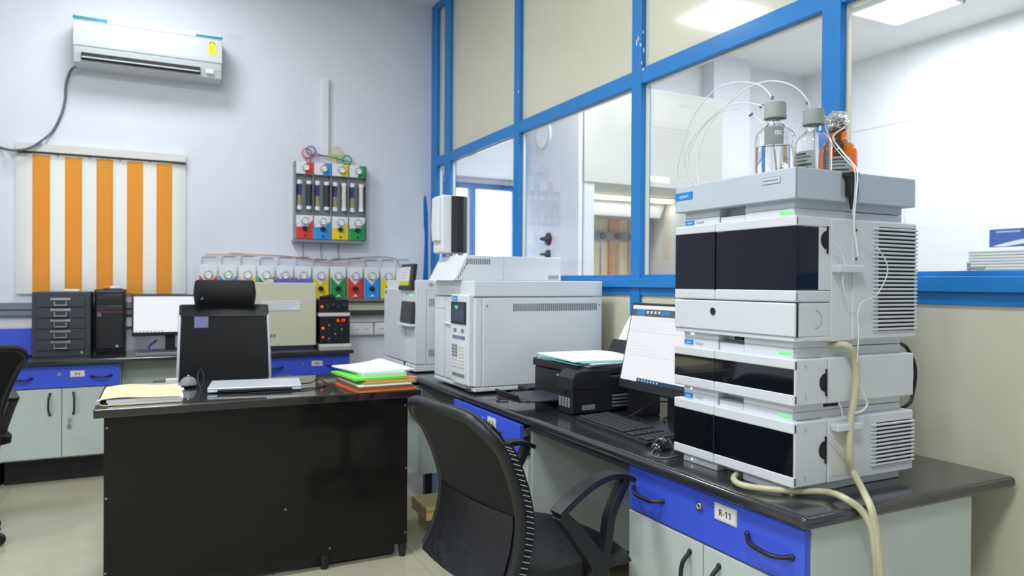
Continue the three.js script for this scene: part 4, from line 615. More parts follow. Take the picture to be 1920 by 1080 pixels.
single('adapter_cable', tube([[1.5, RB + 0.02, -2.9], [1.46, RB + 0.012, -2.9], [1.42, RB + 0.008, -2.86], [1.36, RB + 0.006, -2.83], [1.33, RB + 0.01, -2.8], [1.36, RB + 0.005, -2.75]], 0.004, 40, 6), M.cable, 'short black cable from the power adapter', 'cable');
single('power_cable', tube([[1.56, RB + 0.034, -2.86], [1.58, RB + 0.08, -2.82], [1.6, RB + 0.1, -2.79], [1.64, RB + 0.06, -2.8]], 0.004, 30, 6), M.cable, 'thin black cable rising from the power adapter to the printer', 'cable');
// ---------------------------------------------------------------- near monitor, keyboard, mouse
{
  const t = thing('monitor', 'black framed monitor showing a white document, behind the liquid analyser', 'monitor'), w = 0.51, h = 0.325;
  const tilt = (g) => { g.rotateX(-0.21); return g; };
  part(t, 'housing', tilt(bx(-w / 2, w / 2, 0, h, -0.03, 0, 0.006)), M.blackPlastic);
  const tex = monitorUi(1024, 600, true); part(t, 'screen', tilt(new THREE.BoxGeometry(w - 0.022, h - 0.045, 0.002).translate(0, h / 2 + 0.012, 0.0006)), std({ color: 0, emissive: 0xffffff, emissiveMap: tex, emissiveIntensity: 0.92, roughness: 0.2 }));
  plate(t, 'maker_name', 0.035, 0.011, textTex('DELL', '#1a1c20', '#9a9da2', 128, 40, 'bold 34px sans-serif'), 0, 0.013, 0.0008 - 0.003, '+z', 0.001).geometry.rotateX(-0.21);
  part(t, 'stand', [bx(-0.035, 0.035, -0.11, 0.16, -0.1, -0.055, 0.008)], M.blackPlastic); part(t, 'stand_base', lathe([[0, 0], [0.115, 0], [0.115, 0.006], [0.1, 0.012], [0.03, 0.02], [0, 0.02]], 0, -0.117, -0.075, 40), M.blackPlastic);
  t.position.set(1.56, 0.837, -1.975); t.rotation.y = -Math.PI / 2;
}
{ // keyboard: local x along its length, +z towards the user
  const t = thing('keyboard', 'black full size keyboard in front of the near monitor', 'keyboard');
  part(t, 'case', ext([[-0.068, 0], [0.068, 0], [0.068, 0.01], [0.06, 0.014], [-0.068, 0.022]].map(([z, y]) => [-z, y]), -0.228, 0.228, 'zy', 0.003), M.blackPlastic);
  const keyMat = std({ color: 0x3a3d42, roughness: 0.35 }); const kg = bx(-0.0078, 0.0078, 0, 0.006, -0.0078, 0.0078, 0.0018, 1), wide = bx(-0.05, 0.05, 0, 0.006, -0.0078, 0.0078, 0.0018, 1);
  for (let r = 0; r < 6; r++) for (let k = 0; k < 22; k++) { if ((k === 15 || k === 18) || (r === 5 && k > 3 && k < 9)) continue; const m = finish(new THREE.Mesh(kg, keyMat)); m.name = 'key'; m.position.set(-0.209 + k * 0.0199, 0.0185 - r * 0.0011 + 0.0015, -0.052 + r * 0.0205); t.add(m); }
  const sp = finish(new THREE.Mesh(wide, keyMat)); sp.name = 'space_bar'; sp.position.set(-0.09, 0.0142, 0.0505); t.add(sp);
  t.position.set(1.447, RB, -2.02); t.rotation.y = -Math.PI / 2 - rad(3);
}
{ const t = thing('computer_mouse', 'glossy black computer mouse on the worktop edge by the analyser', 'mouse', [1.395, RB, -1.755]);
  part(t, 'shell', new THREE.SphereGeometry(1, 28, 16, 0, Math.PI * 2, 0, Math.PI / 2).scale(0.05, 0.036, 0.033).rotateY(0.5).translate(1.395, RB, -1.755), M.blackGloss); part(t, 'wheel', cyl(0.008, 0.008, 0.006, 1.37, RB + 0.025, -1.742, 'z', 14), M.blackPlastic); }
single('mouse_cable', tube([[1.36, RB + 0.012, -1.735], [1.32, RB + 0.004, -1.71], [1.305, RB + 0.003, -1.67], [1.33, RB + 0.003, -1.65], [1.38, RB + 0.003, -1.66]], 0.0016, 40, 6), M.greyPlastic, 'thin pale cable curling at the edge beside the black mouse', 'cable');
single('desk_speaker', bx(1.66, 1.75, RB, 0.85, -2.31, -2.21, 0.008), M.blackPlastic, 'black box standing behind the keyboard under the near monitor', 'speaker');
single('wall_plug_box', bx(1.78, 1.86, RB, RB + 0.05, -2.16, -2.06, 0.006), M.white, 'small white plug box behind the near monitor stand', 'socket');
single('monitor_cable', tube([[1.67, 0.86, -2.0], [1.7, 0.76, -2.06], [1.64, RB + 0.005, -2.05], [1.6, RB + 0.007, -1.95], [1.66, RB + 0.006, -1.85], [1.74, RB + 0.006, -1.92], [1.72, RB + 0.03, -2.03], [1.66, RB + 0.02, -2.07], [1.6, RB + 0.02, -2.0]], 0.0045, 90, 6), M.cable, 'coiled black cable on the worktop under the near monitor', 'cable');
single('keyboard_cable', tube([[1.53, RB + 0.02, -2.13], [1.6, RB + 0.03, -2.16], [1.66, RB + 0.07, -2.12], [1.74, RB + 0.06, -2.05], [1.8, RB + 0.02, -1.98]], 0.003, 40, 6), M.cable, 'thin black cable rising behind the near keyboard', 'cable');
// ---------------------------------------------------------------- stacked liquid analyser
const AX0 = 1.345, AX1 = 1.779, AZ0 = -1.641, AZ1 = -1.206, ASPLIT = -1.477;
const agilent = textTex('Agilent', '#1f82d0', '#e6f1fb', 256, 84, '44px sans-serif');
function neck(t, y0, y1, tagged, lit) {   // narrow spacer on top or bottom of a module, set back from the front
  part(t, 'spacer', [bx(AX0 + 0.018, AX0 + 0.2, y0, y1, AZ0 + 0.022, ASPLIT - 0.004, 0.003), bx(AX0 + 0.018, AX0 + 0.2, y0, y1, ASPLIT + 0.09, AZ1 - 0.022, 0.003), bx(AX0 + 0.055, AX1 - 0.02, y0 + 0.0006, y1 - 0.0006, AZ0 + 0.0235, AZ1 - 0.0235, 0.003)], M.hplc);
  if (tagged) { plate(t, 'maker_tag', 0.036, Math.min(0.013, (y1 - y0) * 0.7), agilent, AX0 + 0.0172, (y0 + y1) / 2 + 0.001, AZ0 + 0.043, '-x'); plate(t, 'model_name', 0.03, 0.004, M.hplcInset, AX0 + 0.0172, (y0 + y1) / 2, AZ0 + 0.085, '-x'); part(t, 'leak_tray', ext([[AX0 + 0.02, y0], [AX0 + 0.058, y0], [AX0 + 0.058, y1 - 0.002], [AX0 + 0.02, y1 - 0.004]], ASPLIT + 0.0, ASPLIT + 0.088, 'xy', 0.002), M.hplc); }
  if (lit) part(t, 'status_light', bx(AX0 + 0.0165, AX0 + 0.03, (y0 + y1) / 2 - 0.003, (y0 + y1) / 2 + 0.004, AZ1 - 0.066, AZ1 - 0.026, 0.001), M.ledGreen, 'green status light');
}
function grip(t, y) { part(t, 'door_grip', [new THREE.CylinderGeometry(0.0225, 0.0225, 0.003, 24, 1, false, Math.PI, Math.PI).rotateX(Math.PI / 2).translate(1.4505, y, AZ1 + 0.0005), bx(1.448, 1.452, y - 0.033, y + 0.033, AZ1 - 0.001, AZ1 + 0.0035, 0.001)], M.dark, 'black half-round door grip'); }
function louvers(t, x0, x1, y0, y1, n, dz = 0) {
  part(t, 'vent_recess', bx(x0, x1, y0, y1, AZ1 - 0.004, AZ1 + dz + 0.0004, 0), M.dark);
  const p = (y1 - y0) / n, g = bx(x0 - 0.022, x1 + 0.006, -p * 0.3, p * 0.24, -0.001, 0.006, 0.0018, 1);
  const b = bases.get(t); for (let i = 0; i < n; i++) { const m = finish(new THREE.Mesh(g, M.hplc)); m.name = 'louver'; m.position.set(-b[0], y0 + p * (i + 0.5) - b[1], AZ1 + dz - b[2]); t.add(m); }
}
function module_(name, label, y0, y1, wy0, wy1, base) {
  const t = thing(name, label, 'instrument', [(AX0 + AX1) / 2, base, (AZ0 + AZ1) / 2]);
  part(t, 'case', bx(AX0 + 0.115, AX1, y0, y1, AZ0, AZ1, 0.004), M.hplc);
  part(t, 'case_floor', bx(AX0 + 0.02, AX0 + 0.12, y0 + 0.003, y1 - 0.003, AZ0 + 0.004, AZ1 - 0.004, 0), M.hplcInset);
  for (const [a, b, near] of [[AZ0, ASPLIT - 0.0008, false], [ASPLIT + 0.0008, AZ1 - 0.0012, true]]) {
    const d = part(t, 'front_door', bx(AX0, AX0 + 0.03, wy1, y1, a, b, 0.004), M.hplc); part(d, 'door_rail', bx(AX0, AX0 + 0.03, y0, wy0, a, b, 0.004), M.hplc); if (near) part(d, 'door_side', bx(AX0 + 0.003, AX0 + 0.112, y0 + 0.0006, y1 - 0.0006, AZ1 - 0.02, AZ1, 0.004), M.hplc);
    part(d, 'smoked_window', bx(AX0 + 0.0012, AX0 + 0.02, wy0 - 0.003, wy1 + 0.003, a + 0.0005, near ? b - 0.003 : b, 0.001), M.smoke, 'smoked black window');
    if (near) parts(d, 'hinge_slot', [bx(AX0 - 0.0004 + 0.004, AX0 + 0.006, y1 - 0.024, y1 - 0.006, AZ1 - 0.001, AZ1 + 0.0006, 0), bx(AX0 + 0.004, AX0 + 0.006, y0 + 0.006, y0 + 0.024, AZ1 - 0.001, AZ1 + 0.0006, 0)], M.dark);
  }
  for (const y of [y0 + 0.02, y1 - 0.02]) part(t, 'hinge_mark', new THREE.TorusGeometry(0.006, 0.0008, 6, 14, 2.6).rotateZ(-1.2).translate(AX0 + 0.032, y, AZ1 + 0.0006), M.hplcInset);
  return t;
}
{ // pump
  const t = module_('solvent_pump', 'lowest liquid analyser module with tall smoked window, on the worktop', 0.745, 0.9, 0.772, 0.872, RB);
  neck(t, RB, 0.747, false, false); neck(t, 0.898, 0.919, true, true); grip(t, 0.827);
  louvers(t, 1.635, 1.772, 0.768, 0.878, 11);
  part(t, 'power_lamp', new THREE.SphereGeometry(0.0025, 10, 8).translate(AX0 + 0.017, 0.731, AZ0 + 0.06), M.ledWhite, 'white power lamp');
  part(t, 'hose_recess', bx(1.468, 1.556, 0.76, 0.884, AZ1 - 0.001, AZ1 + 0.0008, 0), M.paleTag);
  part(t, 'hose_bracket', [bx(1.468, 1.558, 0.872, 0.889, AZ1 - 0.004, AZ1 + 0.022, 0.003)], M.hplc);
}
{ // detector
  const t = module_('detector_module', 'slim liquid analyser module with low smoked window between the two taller ones', 0.938, 1.049, 0.966, 1.024, 0.919);
  neck(t, 0.919, 0.94, false, false); neck(t, 1.047, 1.073, true, true); grip(t, 0.99);
  part(t, 'power_lamp', new THREE.SphereGeometry(0.0025, 10, 8).translate(AX0 + 0.017, 0.93, AZ0 + 0.055), M.ledWhite, 'white power lamp'); part(t, 'rear_latch', bx(1.468, 1.52, 0.926, 0.934, AZ1 - 0.024, AZ1 - 0.021, 0), M.dark);
}
{ // sampler
  const t = thing('autosampler_module', 'tall liquid analyser module with large smoked window and vent louvers', 'instrument', [(AX0 + AX1) / 2, 1.073, (AZ0 + AZ1) / 2]);
  neck(t, 1.073, 1.1, false, false); neck(t, 1.386, 1.4085, true, true);
  part(t, 'case', [bx(1.464, AX1, 1.087, 1.387, AZ0, AZ1, 0.004)], M.hplc); part(t, 'case_floor', bx(AX0 + 0.024, 1.466, 1.105, 1.38, AZ0 + 0.004, AZ1 - 0.006, 0), M.hplcInset);
  part(t, 'base_skirt', extXZ([[AX0 + 0.004, AZ0], [AX0 + 0.004, AZ1 - 0.006], [1.37, AZ1], [1.466, AZ1], [1.466, AZ0]], 1.09, 1.101, 0.002), M.hplc);
  part(t, 'cable_step', bx(1.539, AX1, 1.092, 1.384, AZ1 - 0.002, AZ1 + 0.0035, 0.002), M.hplc);
  const smoke2 = phy({ color: 0x191926, roughness: 0.05, specularIntensity: 0.55 });
  const d1 = part(t, 'front_door', bx(AX0, AX0 + 0.026, 1.364, 1.388, AZ0, ASPLIT - 0.0008, 0.004), M.hplc); part(d1, 'door_rail', bx(AX0, AX0 + 0.026, 1.184, 1.212, AZ0, ASPLIT - 0.0008, 0.004), M.hplc); part(d1, 'smoked_window', bx(AX0 + 0.001, AX0 + 0.02, 1.21, 1.366, AZ0 + 0.001, ASPLIT - 0.0008, 0.001), smoke2, 'smoked black window');
  const d2 = part(t, 'front_door', bx(AX0, 1.464, 1.364, 1.388, ASPLIT + 0.0008, AZ1, 0.003), M.hplc); part(d2, 'door_rail', bx(AX0, 1.464, 1.184, 1.212, ASPLIT + 0.0008, AZ1, 0.004), M.hplc); part(d2, 'door_side', bx(1.424, 1.4635, 1.2125, 1.3635, AZ1 - 0.02, AZ1, 0.001), M.hplc); part(d2, 'smoked_window', [bx(AX0 + 0.001, 1.426, 1.21, 1.366, ASPLIT + 0.0008, AZ1 - 0.001, 0.006)], smoke2, 'smoked black window round the corner');
  parts(d2, 'hinge_slot', [bx(AX0 + 0.004, AX0 + 0.006, 1.368, 1.384, AZ1 - 0.001, AZ1 + 0.0006, 0), bx(AX0 + 0.004, AX0 + 0.006, 1.188, 1.206, AZ1 - 0.001, AZ1 + 0.0006, 0)], M.dark); grip(t, 1.333);
  const dr = part(t, 'drawer_front', bx(AX0, AX0 + 0.03, 1.101, 1.1815, AZ0, AZ1 - 0.001, 0.004), M.hplc); part(dr, 'finger_hole', [cyl(0.0105, 0.0105, 0.002, AX0 + 0.0001, 1.152, -1.482, 'x', 28)], M.dark); part(dr, 'hole_ring', ring(0.0105, 0.0012, AX0 - 0.0005, 1.152, -1.482, 'x'), M.chrome);
  part(dr, 'drawer_side', bx(1.357, 1.462, 1.101, 1.1815, AZ1 - 0.02, AZ1, 0.003), M.hplc); part(dr, 'drawer_gap', bx(AX0 + 0.005, 1.3565, 1.102, 1.181, AZ1 - 0.012, AZ1 - 0.0005, 0), M.dark); part(dr, 'thumb_mark', new THREE.TorusGeometry(0.021, 0.0011, 6, 20, Math.PI).rotateZ(-Math.PI / 2).translate(1.412, 1.143, AZ1 + 0.0005), M.hplcInset);
  louvers(t, 1.632, 1.772, 1.11, 1.372, 26, 0.0036);
  part(t, 'hose_bracket', [bx(1.466, 1.557, 1.255, 1.274, AZ1 - 0.004, AZ1 + 0.024, 0.003)], M.hplc);
  for (const y of [1.36, 1.29]) part(t, 'screw', cyl(0.003, 0.003, 0.002, 1.548, y, AZ1 + 0.004, 'z', 10), M.seam);
  part(t, 'power_lamp', bx(AX0 + 0.0165, AX0 + 0.02, 1.083, 1.087, AZ0 + 0.05, AZ0 + 0.065, 0.001), M.ledWhite, 'white power lamp'); part(t, 'cable_hole', bx(AX0 + 0.02, AX0 + 0.06, 1.08, 1.092, ASPLIT + 0.055, ASPLIT + 0.085, 0), M.dark);
}
{ // solvent tray
  const t = thing('solvent_tray', 'blue grey solvent tray topping the instrument stack, holding the bottles', 'tray', [(AX0 + AX1) / 2, 1.4085, (AZ0 + AZ1) / 2]);
  part(t, 'spacer', [bx(AX0 + 0.018, AX0 + 0.2, 1.4085, 1.431, AZ0 + 0.022, ASPLIT - 0.004, 0.003), bx(AX0 + 0.018, AX0 + 0.2, 1.4085, 1.431, ASPLIT + 0.09, AZ1 - 0.022, 0.003), bx(AX0 + 0.055, AX1 - 0.02, 1.4091, 1.4304, AZ0 + 0.0235, AZ1 - 0.0235, 0.003)], M.hplcTray);
  part(t, 'tray_floor', bx(AX0 + 0.001, AX1 - 0.001, 1.4285, 1.4375, AZ0 + 0.001, AZ1 - 0.001, 0.001), M.hplcTray);
  part(t, 'tray_wall', [bx(AX0, AX0 + 0.006, 1.4285, 1.5025, AZ0, AZ1, 0.003), bx(AX1 - 0.006, AX1, 1.4285, 1.5025, AZ0, AZ1, 0.003), bx(AX0, AX1, 1.4285, 1.5025, AZ0, AZ0 + 0.006, 0.003), bx(AX0, 1.5, 1.4285, 1.5025, AZ1 - 0.006, AZ1, 0.003), bx(1.5, 1.56, 1.4285, 1.499, AZ1 - 0.008, AZ1 - 0.003, 0.002), bx(1.56, AX1, 1.4285, 1.5025, AZ1 - 0.006, AZ1, 0.003)], M.hplcTray);
  plate(t, 'maker_tag', 0.072, 0.021, agilent, AX0 - 0.0006, 1.4735, AZ0 + 0.038, '-x');
  plate(t, 'asset_label', 0.058, 0.017, canvasTex(256, 76, (c) => { c.fillStyle = '#c3cad2'; c.fillRect(0, 0, 256, 76); c.strokeStyle = '#777d85'; c.lineWidth = 5; c.strokeRect(3, 3, 250, 70); c.fillStyle = '#5d636b'; for (let i = 0; i < 15; i++) c.fillRect(22 + i * 14, 30, 9, 18); }), AX0 - 0.0006, 1.4785, -1.283, '-x');
}
function bottle(name, label, x, z, r, h, glassMat, y0 = 1.4375) {
  const t = thing(name, label, 'bottle', [x, y0, z]), th = 0.0028, sh = h * 0.66, nr = r * 0.4;
  const out = [[0, 0], [r * 0.9, 0], [r, 0.008], [r, sh], [r * 0.97, sh + r * 0.22], [r * 0.85, sh + r * 0.44], [r * 0.6, sh + r * 0.66], [nr, sh + r * 0.8], [nr, h - 0.026], [nr * 1.12, h - 0.022], [nr * 1.12, h - 0.018], [nr, h - 0.014], [nr, h]];
  const inn = out.slice().reverse().map(([a, b]) => [Math.max(0, a - th), b < 0.009 ? b + th : b]);
  part(t, 'glass', lathe(out.concat(inn), x, y0, z, 48), glassMat);
  return t;
}
const solventLabel = canvasTex(256, 192, (c) => { c.fillStyle = '#a9b1ad'; c.fillRect(0, 0, 256, 192); c.fillStyle = '#4d5653'; for (let i = 0; i < 12; i++) c.fillRect(8, 8 + i * 15, 150 + ((i * 53) % 90), i % 3 ? 5 : 9); });
function wrapLabel(t, x, y0, y1, z, r, a0, a1) { const g = new THREE.CylinderGeometry(r, r, y1 - y0, 24, 1, true, a0, a1 - a0); g.translate(x, (y0 + y1) / 2, z); part(t, 'label', g, std({ map: solventLabel, roughness: 0.6, side: THREE.DoubleSide }), 'grey printed label'); }
{
  const x = 1.438, z = -1.36, t = bottle('solvent_bottle', 'clear glass bottle half full of water with grey cap, nearest the blue tag', x, z, 0.05, 0.243, M.clearGlass);
  part(t, 'cap', [cyl(0.0275, 0.0265, 0.04, x, 1.4375 + 0.236, z, 'y', 36), cyl(0.028, 0.028, 0.006, x, 1.4375 + 0.22, z, 'y', 36)], M.capGrey);
  part(t, 'liquid', lathe([[0, 0.004], [0.0465, 0.006], [0.0468, 0.142], [0, 0.142]], x, 1.4375, z, 48), M.water);
  part(t, 'inlet_filter', [cyl(0.009, 0.009, 0.03, x + 0.01, 1.47, z, 'y', 14)], M.cyan); part(t, 'inlet_tube', tube([[x, 1.68, z], [x - 0.004, 1.6, z], [x + 0.01, 1.48, z]], 0.002, 20, 6), M.ptfe);
  const g = new THREE.CylinderGeometry(0.0506, 0.0506, 0.045, 20, 1, true, -1.35, 0.95); g.translate(x, 1.602, z);
  const tx = canvasTex(256, 128, (c) => { c.fillStyle = '#868b8c'; c.fillRect(0, 0, 256, 128); c.fillStyle = '#e8ecec'; c.font = 'bold 44px sans-serif'; c.fillText('YOU', 140, 60); }); part(t, 'print', g, std({ map: tx, roughness: 0.6, side: THREE.DoubleSide }), 'grey printed mark');
}
{
  const x = 1.574, z = -1.356, t = bottle('solvent_bottle', 'clear glass bottle with grey cap and printed label, in the middle', x, z, 0.0475, 0.24, M.clearGlass);
  part(t, 'cap', [cyl(0.0275, 0.0265, 0.04, x, 1.4375 + 0.233, z, 'y', 36), cyl(0.028, 0.028, 0.006, x, 1.4375 + 0.217, z, 'y', 36)], M.capGrey);
  wrapLabel(t, x, 1.455, 1.577, z, 0.0481, -1.95, -0.8); part(t, 'inlet_tube', tube([[x, 1.68, z], [x + 0.004, 1.6, z], [x + 0.01, 1.46, z]], 0.002, 20, 6), M.ptfe);
}
{
  const x = 1.718, z = -1.395, t = bottle('amber_bottle', 'amber glass solvent bottle with crumpled foil over its neck', x, z, 0.05, 0.232, M.amber);
  wrapLabel(t, x, 1.455, 1.578, z, 0.0506, -1.2, -0.2);
  const f = new THREE.IcosahedronGeometry(0.034, 3), p = f.attributes.position; for (let i = 0; i < p.count; i++) { const v = V(p.getX(i), p.getY(i), p.getZ(i)), k = 1 + 0.16 * Math.sin(v.x * 170 + v.y * 90) * Math.sin(v.z * 150 - v.y * 120) + 0.1 * Math.sin(v.y * 260 + v.x * 200); v.multiplyScalar(k); p.setXYZ(i, v.x, v.y * 0.85, v.z); } f.computeVertexNormals(); f.translate(x - 0.006, 1.682, z); part(t, 'foil_cover', f, M.foil, 'crumpled silver foil');
}
const tub = (pts, label, r = 0.0022, mat = M.ptfe) => single('solvent_tube', tube(pts, r, 90, 6), mat, label, 'tubing');
const arc = (list, x0, x1) => list.map(([px, py], i) => at(px, py, 0, x0 + (x1 - x0) * i / (list.length - 1)));
tub([...arc([[1449, 191], [1444, 178], [1425, 160], [1385, 154], [1345, 166], [1312, 200], [1290, 240], [1277, 285], [1270, 320], [1274, 350]], 1.438, 1.5), V(1.5, 1.38, -1.66)], 'clear tube arching high from the water bottle cap over the tray');
tub([...arc([[1519, 208], [1516, 192], [1490, 163], [1445, 152], [1405, 163], [1375, 185], [1345, 215], [1320, 255], [1308, 300], [1312, 348]], 1.574, 1.5), V(1.5, 1.38, -1.65)], 'clear tube arching high from the middle bottle cap over the tray');
tub([...arc([[1432, 200], [1420, 196], [1390, 193], [1358, 202], [1335, 218], [1300, 258], [1283, 300], [1290, 340]], 1.43, 1.48), V(1.48, 1.44, -1.63)], 'clear low tube leaving the side of the water bottle cap', 0.002);
tub([...arc([[1432, 232], [1410, 215], [1378, 205], [1345, 213], [1310, 250], [1290, 300], [1303, 345]], 1.44, 1.5), V(1.5, 1.44, -1.63)], 'clear lowest tube curving left of the water bottle', 0.002);
for (const [px, py, a] of [[1513, 192, 0.3], [1408, 215, 1.2], [1428, 199, 1.3], [1448, 184, 0.2]]) { const q = at(px, py, 0, px > 1500 ? 1.572 : 1.44); const g = cyl(0.0036, 0.0036, 0.011, 0, 0, 0, 'y', 10); g.rotateX(a); g.translate(q.x, q.y, q.z); single('tube_sleeve', g, M.greyPlastic, 'small grey sleeve on a clear solvent tube above the tray', 'fitting', 'grey sleeves on the solvent tubes'); }
const side = (list, off) => list.map(([px, py]) => at(px, py, 2, AZ1 + off));
single('white_cable', tube([V(1.70, 1.66, -1.36), at(1562, 258, 2, -1.33), at(1580, 285, 2, -1.28), at(1600, 308, 2, -1.22), ...side([[1608, 326], [1606, 360], [1602, 400], [1601, 425], [1605, 450], [1608, 480]], 0.03)], 0.0022, 70, 8), M.white, 'thick white wire running from the amber bottle down the tray side', 'cable');
single('white_cable', tube([at(1557, 232, 2, -1.36), at(1548, 218, 2, -1.36), at(1545, 224, 2, -1.35), at(1556, 262, 2, -1.33), at(1586, 300, 2, -1.25), ...side([[1603, 322], [1603, 360], [1600, 405], [1612, 430], [1640, 458], [1662, 492], [1664, 510], [1655, 535], [1640, 556], [1615, 568], [1608, 590], [1610, 620], [1607, 680]], 0.026)], 0.0015, 140, 6), M.ptfe, 'thin white wire bowing out over the vent louvers', 'cable');
single('white_cable', tube(side([[1560, 455], [1572, 464], [1582, 485], [1584, 500], [1580, 530], [1590, 562], [1606, 572]], 0.016), 0.0016, 60, 6), M.ptfe, 'fine white wire through the upper hose bracket', 'cable');
single('white_cable', tube(side([[1552, 722], [1566, 742], [1577, 765], [1581, 785]], 0.014), 0.0016, 40, 6), M.ptfe, 'fine white wire from the middle module grip to the lower bracket', 'cable');
single('white_cable', tube(side([[1611, 720], [1622, 745], [1626, 758], [1617, 770], [1601, 775]], 0.022), 0.0028, 40, 6), M.ptfe, 'short white wire looping beside the lower hose bracket', 'cable');
single('white_cable', tube(side([[1554, 812], [1568, 830], [1580, 845], [1594, 858]], 0.012), 0.002, 40, 6), M.ptfe, 'short clear wire joining the drain hose below the lower bracket', 'cable');
single('power_plug', [bx(1.507, 1.533, 1.44, 1.497, AZ1 + 0.001, AZ1 + 0.022, 0.004), bx(1.504, 1.536, 1.486, 1.5, AZ1 - 0.006, AZ1 + 0.022, 0.003), cyl(0.005, 0.009, 0.03, 1.523, 1.425, AZ1 + 0.011)], M.blackPlastic, 'black inline connector hanging on the tray side below the amber bottle', 'connector');
single('drain_hose', tube([V(1.49, 1.075, -1.235), ...side([[1588, 648], [1602, 672], [1606, 705], [1602, 745], [1595, 785]], 0.014), ...side([[1593, 830], [1592, 858], [1600, 885]], 0.02), ...[[1612, 908, -1.15], [1624, 932, -1.1], [1633, 952, -1.078], [1641, 985, -1.07], [1646, 1030, -1.065], [1650, 1090, -1.06]].map(([a, b, c]) => at(a, b, 2, c)), V(1.40, 0.2, -1.06)], 0.0085, 140, 12), M.hose, 'thick cream hose running down the analyser side and over the bench end', 'hose');
single('drain_hose', tube([V(1.42, RB + 0.011, -1.45), at(1400, 886, 1, RB + 0.011), at(1382, 890, 1, RB + 0.011), at(1376, 899, 1, RB + 0.011), at(1390, 909, 1, RB + 0.011), at(1430, 916, 1, RB + 0.011), at(1490, 921, 1, RB + 0.011), at(1545, 922, 1, RB + 0.013), at(1585, 935, 2, -1.115), at(1615, 957, 2, -1.092), at(1634, 990, 2, -1.075), at(1640, 1040, 2, -1.07), at(1643, 1090, 2, -1.07), V(1.37, 0.2, -1.07)], 0.008, 140, 12), M.hose, 'thick cream hose looping out under the lowest analyser module', 'hose');
single('power_cable', tube([V(1.72, 1.075, -1.25), at(1700, 652, 0, 1.9), at(1716, 690, 0, 1.95), at(1712, 735, 0, 1.95), at(1700, 760, 0, 1.9), V(1.8, 0.83, -1.4)], 0.005, 50, 8), M.cable, 'black cable drooping behind the instrument stack', 'cable');
